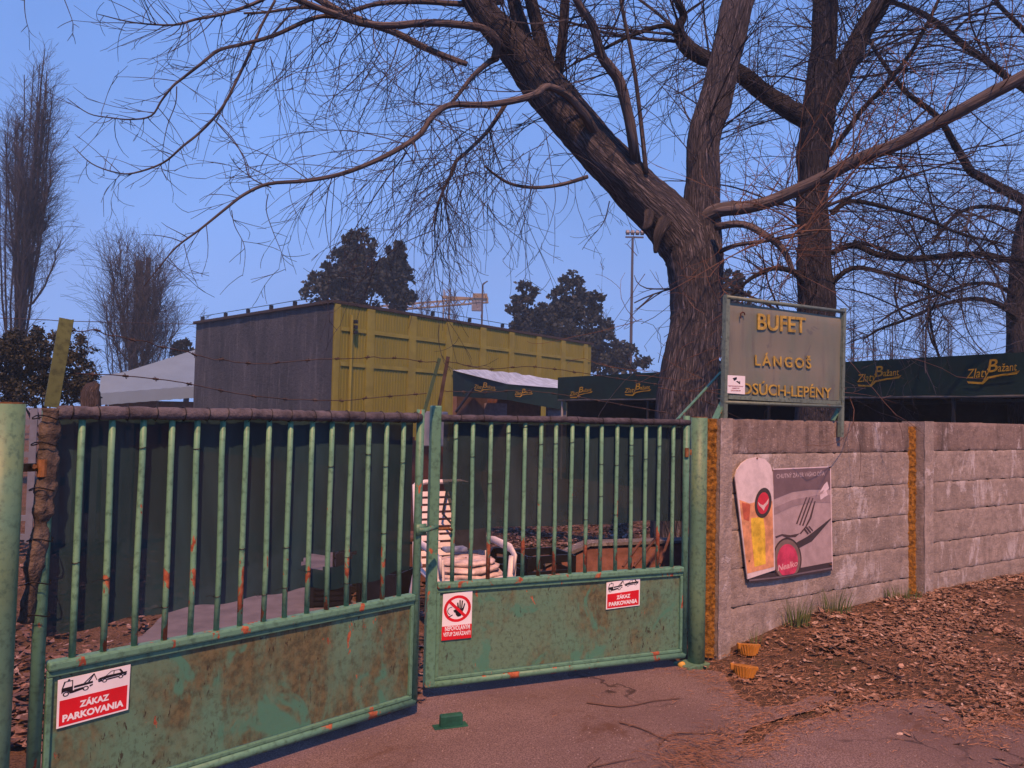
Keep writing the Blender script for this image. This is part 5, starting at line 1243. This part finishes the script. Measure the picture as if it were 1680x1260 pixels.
# ---- third tree at the right edge
rg = random.Random(8); T2 = 13.0
root = empty('bare_tree', (P(1680, 690, T2).x, T2, 0), 0, 'dark bare tree cut by the right edge, its boughs reaching left above the green awning', 'tree', 'leafless broadleaved trees')
tk = MB(); tw = MB()
a3 = limb(tk, [(1684, 690, 26, T2), (1680, 600, 25, T2), (1678, 520, 24, T2), (1682, 450, 23, T2), (1692, 380, 24, T2), (1712, 310, 23, T2), (1730, 220, 20, T2), (1740, 120, 16, T2), (1750, 0, 12, T2), (1755, -120, 6, T2)], 22, 5, .05, True)
L3 = [[(1725, 350, 9.75, T2), (1680, 329, 8.45, 12.6), (1636, 306, 7.8, 12.2), (1605, 288, 7.15, 12), (1589, 278, 6.83, 11.8), (1569, 238, 5.85, 11.6), (1537, 190, 4.88, 11.4), (1482, 147, 3.9, 11.2), (1434, 79, 2.93, 11), (1410, 30, 1.95, 11)],
      [(1740, 190, 7.8, T2), (1680, 147, 5.85, 12.5), (1628, 107, 5.2, 12), (1569, 63, 5.2, 11.5), (1517, 24, 4.55, 11), (1458, 0, 3.9, 10.8), (1400, -30, 2.6, 10.6)],
      [(1690, 440, 5.85, T2), (1660, 428, 5.2, 12.8), (1616, 417, 4.55, 12.6), (1560, 420, 4.23, 12.4), (1497, 425, 3.9, 12.2), (1438, 405, 3.25, 12), (1400, 395, 1.95, 12)],
      [(1680, 540, 7.15, T2), (1655, 509, 5.2, 12.8), (1627, 495, 3.9, 12.7), (1589, 491, 3.58, 12.6), (1541, 501, 3.25, 12.5), (1493, 522, 2.6, 12.4), (1446, 539, 1.95, 12.3), (1417, 556, 1.3, 12.2)],
      [(1680, 500, 4.55, T2), (1640, 470, 3.25, 12.8), (1600, 465, 2.93, 12.6), (1550, 480, 2.6, 12.4), (1480, 505, 1.95, 12.2), (1440, 530, 1.3, 12)],
      [(1700, 370, 4.55, T2), (1660, 345, 3.9, 12.6), (1600, 340, 3.25, 12.4), (1560, 360, 2.93, 12.2), (1530, 400, 2.6, 12)],
      [(1735, 120, 5.2, T2), (1690, 60, 3.9, 12.4), (1640, 10, 3.25, 12), (1600, -50, 1.95, 11.8)],
      [(1545, 600, 2.21, 12.9), (1528, 540, 2.08, 12.8), (1524, 480, 1.95, 12.7), (1515, 420, 1.69, 12.6), (1490, 360, 1.3, 12.5)]]
ls = [limb(tk, l, 10, 4) for l in L3]
dress(tw, a3, 50, 2.0, .008, 2, .1, rg, .3, 1, .2, 2.4, rmin=.0028)
for l in ls: dress(tw, l, 6, 3.2, .022, 3, .15, rg, .1, 1, .3, 1.8, rmin=.0034)
for l in ls: dress(tw, l, 40, 1.8, .007, 2, .18, rg, .05, 1, .1, 2.4, rmin=.0028)
for k in range(90):
    px = rg.uniform(1390, 1700); py = rg.uniform(250, 560); Y = rg.uniform(10, 15)
    twig(tw, P(px, py, Y), Vector((rg.uniform(-1, 1), rg.uniform(-.3, .3), rg.uniform(-.4, .8))).normalized(), rg.uniform(.8, 1.9), .007, 1, .15, rg, 2.6, .10, rmin=.0034)
T = into(tk.build('trunk', m_bark2, smooth=True), root); into(tw.build('crown', m_twig), root)
# ---- bare upright trees far off
def upright(px, base, top, Y, hw, r, nlead, ntw, label, seed, name='poplar_tree', group='bare upright trees in the distance', lean=0, cut=None, col=None, crownlow=.12):
    rg = random.Random(seed); b = P(px, base, Y); H = P(px, top, Y).z; root = empty(name, (b.x, Y, 0), 0, label, 'tree', group)
    tk = MB(); tw = MB(); w = hw * Y / FPX; rw = r * Y / FPX; top_ = H if not cut else P(px, cut, Y).z
    main = []; n = 12
    for i in range(n + 1):
        t = i / n; main.append((Vector((lean * w * t + .12 * w * nz(Vector((t * 3, seed, 0))), 0, -.2 + (top_ + .2) * t)), rw * ((1 - t) ** 1.25 + .05 if not cut else 1 - .25 * t)))
    tk.tube([p for p, q in main], [q for p, q in main], 10, uvs=True, lump=.08)
    if cut: tk.tube([(w * .02, 0, top_ * .55), (w * .16, 0, top_ * .75), (w * .18, 0, top_ * 1.02)], [rw * .6, rw * .6, rw * .5], 8, uvs=True)
    leads = [main]
    for k in range(nlead):
        t = rg.uniform(.05, .62); p = main[int(t * n)][0]; a = rg.uniform(0, 6.28); he = rg.uniform(.5, .98); sp_ = w * rg.uniform(.5, 1.0) * (1.5 - he * .95)
        x, y = cos(a) * sp_, sin(a) * sp_ * .8; h = H * he - p.z; path = []
        if h < .5: continue
        for i in range(9):
            s = i / 8; s2 = s ** .6
            path.append((p + Vector((x * s2 * (1 - .15 * s) + .12 * w * nz(Vector((s * 4, k, seed))), y * s2, h * s)), rw * .15 * (1 - .85 * s) + .010))
        tk.tube([q for q, _ in path], [q for _, q in path], 6, uvs=True); leads.append(path)
    rm_ = .55 * Y / FPX * .42
    for l in leads:
        m = len(l) - 1
        for k in range(int(ntw / len(leads))):
            s = rg.uniform(crownlow if l is main else .05, 1) ** .9 * m; i = min(int(s), m - 1); p = l[i][0].lerp(l[i + 1][0], s - i)
            a = rg.uniform(0, 6.28); rel = p.z / H; sp = w * (.30 + .75 * math.sin(min(1, max(0, rel)) * 2.7)) * rg.uniform(.3, 1)
            d = Vector((cos(a) * .5, sin(a) * .5, 1.0)).normalized()
            twig(tw, p, d, sp * .9 + .3, rm_ * 1.5, 1, -.12 / max(.5, w), rg, 3.2 / max(.6, w), .13, 0, rm_)
    tk.build('trunk', m_bark2, root, smooth=True); tw.build('crown', col or m_far, root)
    return root
upright(18, 640, 78, 34, 66, 12, 34, 2300, 'tallest bare poplar at the left edge of the photo', 3, lean=.45)
upright(-60, 640, 330, 36, 50, 12, 6, 260, 'bare tree mostly outside the left edge behind the tallest poplar', 13)
upright(220, 640, 386, 40, 84, 8, 40, 1700, 'pollarded tree with a thick cut-off trunk and a brush of upright shoots', 4, name='pollarded_tree', cut=428)
upright(735, 560, 445, 60, 26, 3.5, 5, 200, 'bare tree rising above the hall roof just beside the crane', 21)
upright(690, 560, 440, 62, 26, 3, 5, 160, 'bare tree above the hall roof between the dense evergreen and the crane', 22)
for i, (px, top, hw, lab) in enumerate(((1400, 478, 14, 'bare poplar above the awning, nearest the snack bar sign'), (1432, 488, 14, 'second bare poplar right of the snack bar sign'), (1464, 492, 13, 'bare poplar above the left lettering of the long awning'), (1515, 500, 15, 'bare poplar above the middle of the long awning'), (1560, 510, 13, 'bare poplar above the right lettering of the long awning'))):
    upright(px, 690, top, 55 + i * 2, hw, 3.5, 4, 170, lab, 30 + i)
for px, top, sd, lab in ((140, 525, 41, 'thin bare sapling behind the dark bush at the left'), (330, 500, 42, 'thin bare sapling behind the left corner of the hall'), (985, 440, 43, 'thin bare tree between the right evergreens and the floodlight mast')):
    upright(px, 640, top, 50, 22, 1.6, 3, 90, lab, sd)
# ---- evergreens
def evergreen(lobes, Y, n, s, label, m, name='evergreen_tree', cat='tree', group=None, trunk=True, hole=.0, dep=.8):
    """lobes: (px, py, rx, ry) of foliage masses; leaf sprays are strewn through each lobe's volume"""
    rg = random.Random(int(lobes[0][0])); c0 = P(lobes[0][0], 690, Y); root = empty(name, (c0.x, Y, 0), 0, label, cat, group)
    I = Vector((c0.x, Y, 0)); mb = MB(); tot = sum(a[2] * a[3] for a in lobes); tops = []
    for (px, py, rx, ry) in lobes:
        c = P(px, py, Y) - I; X = rx * Y / FPX; Z = ry * Y / FPX; tops.append(c)
        m_ = int(n * rx * ry / tot); cl = []
        for k in range(max(8, m_ // 40)):
            a, b, r = rg.uniform(0, 6.28), rg.uniform(-1, 1), rg.random() ** .4 * 1.08
            h = math.sqrt(1 - b * b); cl.append((c + Vector((cos(a) * h * X * r, sin(a) * h * X * dep * r, b * Z * r)), rg.uniform(.07, .2) * (X + Z) / 2))
        for k in range(m_):
            q, R_c = rg.choice(cl); p = q + Vector((rg.gauss(0, R_c * .6), rg.gauss(0, R_c * .6), rg.gauss(0, R_c * .45)))
            d = Vector((rg.gauss(0, 1), rg.gauss(0, 1), rg.gauss(.3, .9))).normalized(); u = d.cross(Vector((rg.gauss(0, 1), rg.gauss(0, 1), rg.gauss(0, 1)))).normalized()
            L = s * rg.uniform(.5, 1.4); w = L * rg.uniform(.25, .5); b = len(mb.v)
            mb.v += [tuple(p), tuple(p + d * L * .5 + u * w), tuple(p + d * L), tuple(p + d * L * .5 - u * w)]
            mb.f.append((b, b + 1, b + 2, b + 3))
    mb.build('crown', m, root)
    if trunk:
        tk = MB(); top = max(t.z for t in tops)
        tk.tube([(0, 0, -.2), (.05, 0, top * .5), (0, 0, top)], [s * .8, s * .55, s * .15], 8, uvs=True)
        for t in tops: tk.tube([(0, 0, max(.5, t.z * .45)), tuple((Vector((0, 0, t.z * .6)) + t) / 2), tuple(t)], [s * .35, s * .25, s * .08], 6, uvs=True)
        tk.build('trunk', m_bark2, root, smooth=True)
    return root
eg = 'dark evergreens behind the hall'
evergreen([(590, 420, 26, 42), (590, 470, 62, 38), (545, 480, 45, 22), (562, 440, 28, 30), (620, 445, 25, 28), (575, 395, 13, 20), (530, 455, 18, 14)], 48, 12276, .27, 'dense dark evergreen with a pointed top above the grey corner of the hall', m_ever, group=eg)
evergreen([(650, 425, 15, 26), (648, 455, 24, 32), (655, 490, 26, 18)], 47, 4910, .27, 'narrow dark evergreen just right of the dense one above the yellow wall', m_ever, group=eg)
evergreen([(862, 488, 18, 22), (858, 515, 26, 22), (868, 545, 30, 26)], 50, 3000, .27, 'small loose evergreen left of the larger one behind the yellow wall', m_ever, group=eg)
evergreen([(935, 475, 24, 26), (925, 505, 42, 26), (940, 545, 60, 34), (985, 570, 60, 30), (1015, 595, 55, 24), (905, 530, 32, 30), (960, 500, 30, 24)], 49, 12958, .27, 'wide dark evergreen between the yellow hall and the big bare trunk', m_ever, group=eg)
evergreen([(1200, 470, 26, 30), (1205, 520, 34, 44), (1200, 570, 40, 40), (1195, 630, 44, 40)], 40, 4910, .27, 'dark evergreen glimpsed between the big trunk and the snack bar sign', m_ever, group=eg)
evergreen([(303, 572, 16, 12), (300, 595, 22, 20)], 44, 1227, .27, 'dark evergreen top showing between the pollarded tree and the hall', m_ever, group=eg)
evergreen([(70, 570, 72, 36), (30, 590, 62, 42), (105, 610, 50, 40), (15, 635, 60, 30), (75, 640, 70, 26), (128, 635, 30, 24), (-40, 590, 50, 50)], 15, 26000, .055, 'broad dark bush behind the left gate post', m_bush, 'bush', 'bush', trunk=True)
# stump
b = P(150, 640, 12); root = empty('broken_stump', (b.x, 12, 0), 0, 'pale broken tree stump right of the dark bush', 'stump')
mb = MB(); mb.tube([(0, 0, 0), (.02, 0, 1.2), (0, 0, 1.85), (.03, 0, 1.92), (.08, .02, 2.0)], [.2, .14, .12, .10, .05], 16, uvs=True, lump=.25); mb.build('trunk', mk_bark('pale_stump', (.06, .045, .04), (.20, .16, .145)), root, smooth=True)
# ================================================================ FAR MASTS AND CRANE
m_mast = plain('galvanised_mast', (.06, .055, .065), .6, .1, 1)
b = P(1038, 388, 62); root = empty('floodlight_mast', (b.x, 62, 0), 0, 'tall mast with a row of floodlights left of the big trunk', 'floodlight mast')
k = 62 / FPX
MB().tube([(0, 0, 0), (0, 0, b.z * .5), (0, 0, b.z)], [3.0 * k, 2.4 * k, 1.9 * k], 8).build('mast', m_mast, root)
MB().box(-12 * k, 18 * k, -.05, .05, b.z - .12, b.z).box(-12 * k, 18 * k, -.05, .05, b.z + .3, b.z + .36).build('cross_arm', m_mast, root)
for i in range(4):
    M = Matrix.Translation(((-8.5 + 8 * i) * k, -.1, b.z + .2)) @ Matrix.Rotation(R(-25), 4, 'X')
    o = MB().box(-3 * k, 3 * k, -.12, .12, -.05, 6 * k, M).build('floodlight', m_mast, root, bevel=.03); MB().box(-2.3 * k, 2.3 * k, -.14, -.125, .05, 5 * k, M).build('lens', m_bluegrey, o)
b = P(792, 467, 52); root = empty('street_lamp', (b.x, 52, 0), 0, 'thin street lamp standing in front of the crane tip', 'street lamp'); k = 52 / FPX
MB().tube([(0, 0, 0), (0, 0, b.z)], 1.5 * k, 8).tube([(0, 0, b.z), (4 * k, 0, b.z + 3.5 * k)], 1.3 * k, 6).build('pole', m_mast, root)
MB().bar((0, 0, b.z + 1 * k), (8 * k, 0, b.z + 6 * k), 2.5 * k, 1.6 * k).build('lamp_head', m_mast, root)
MB().box(-2 * k, 1 * k, -.1, .1, b.z - 55 * k, b.z - 50 * k).build('junction_box', m_mast, root)
YC = 150; k = YC / FPX; b = P(733, 500, YC); root = empty('tower_crane', (b.x, YC, 0), 0, 'orange tower crane with its counter-jib showing above the hall roof', 'crane')
m_crane = plain('orange_crane_paint', (.20, .125, .02), .6, .15, .5)
I = Matrix.Translation((-b.x, -YC, 0))
def lattice(mb, a, b_, w, n, t):
    d = (b_ - a); u = d.normalized().cross(Vector((0, 1, 0))).normalized() * w / 2; v = Vector((0, w / 2, 0))
    c = [(-1, -1), (1, -1), (1, 1), (-1, 1)]
    for su, sv in c: mb.bar(a + u * su + v * sv, b_ + u * su + v * sv, t, t)
    for i in range(n):
        p, q = a + d * (i / n), a + d * ((i + 1) / n); s = 1 if i % 2 else -1
        for sv in (-1, 1): mb.bar(p + u * s + v * sv, q - u * s + v * sv, t * .6, t * .6)
mb = MB(); lattice(mb, Vector((0, 0, 0)), Vector((0, 0, b.z + 3)), 1.2, 30, .12); mb.build('tower', m_crane, root)
e = I @ P(801, 492, YC); f = I @ P(560, 512, YC); e.y = f.y = 0
mb = MB(); lattice(mb, f, e, 1.0, 34, .2); mb.bar(e + Vector((-9, 0, 0.3)), e, 1.0, .5); mb.build('jib', m_crane, root)
MB().box(e.x - 3, e.x - .2, -.9, .9, e.z + .2, e.z + 1.1).build('winch', m_crane, root)
c = I @ P(782, 501, YC); MB().box(c.x - .95, c.x + .95, -.6, .6, c.z - 1.1, c.z + .9).build('counterweight', m_concd, root, bevel=.05)

# ================================================================ AIR: a thin even haze round the whole scene
HZ = MB().box(-260, 260, -30, 330, -1.2, 60)
m_hz = bpy.data.materials.new('haze'); m_hz.use_nodes = True; ht = m_hz.node_tree; ht.nodes.clear()
vo = ht.nodes.new('ShaderNodeVolumePrincipled'); vo.inputs['Color'].default_value = (.6, .82, 1, 1); vo.inputs['Density'].default_value = .0018; vo.inputs['Anisotropy'].default_value = 0
ho = ht.nodes.new('ShaderNodeOutputMaterial'); ht.links.new(vo.outputs[0], ho.inputs['Volume'])
tag(HZ.build('haze', m_hz), 'thin blue dusk haze that softens the far trees', kind='stuff')
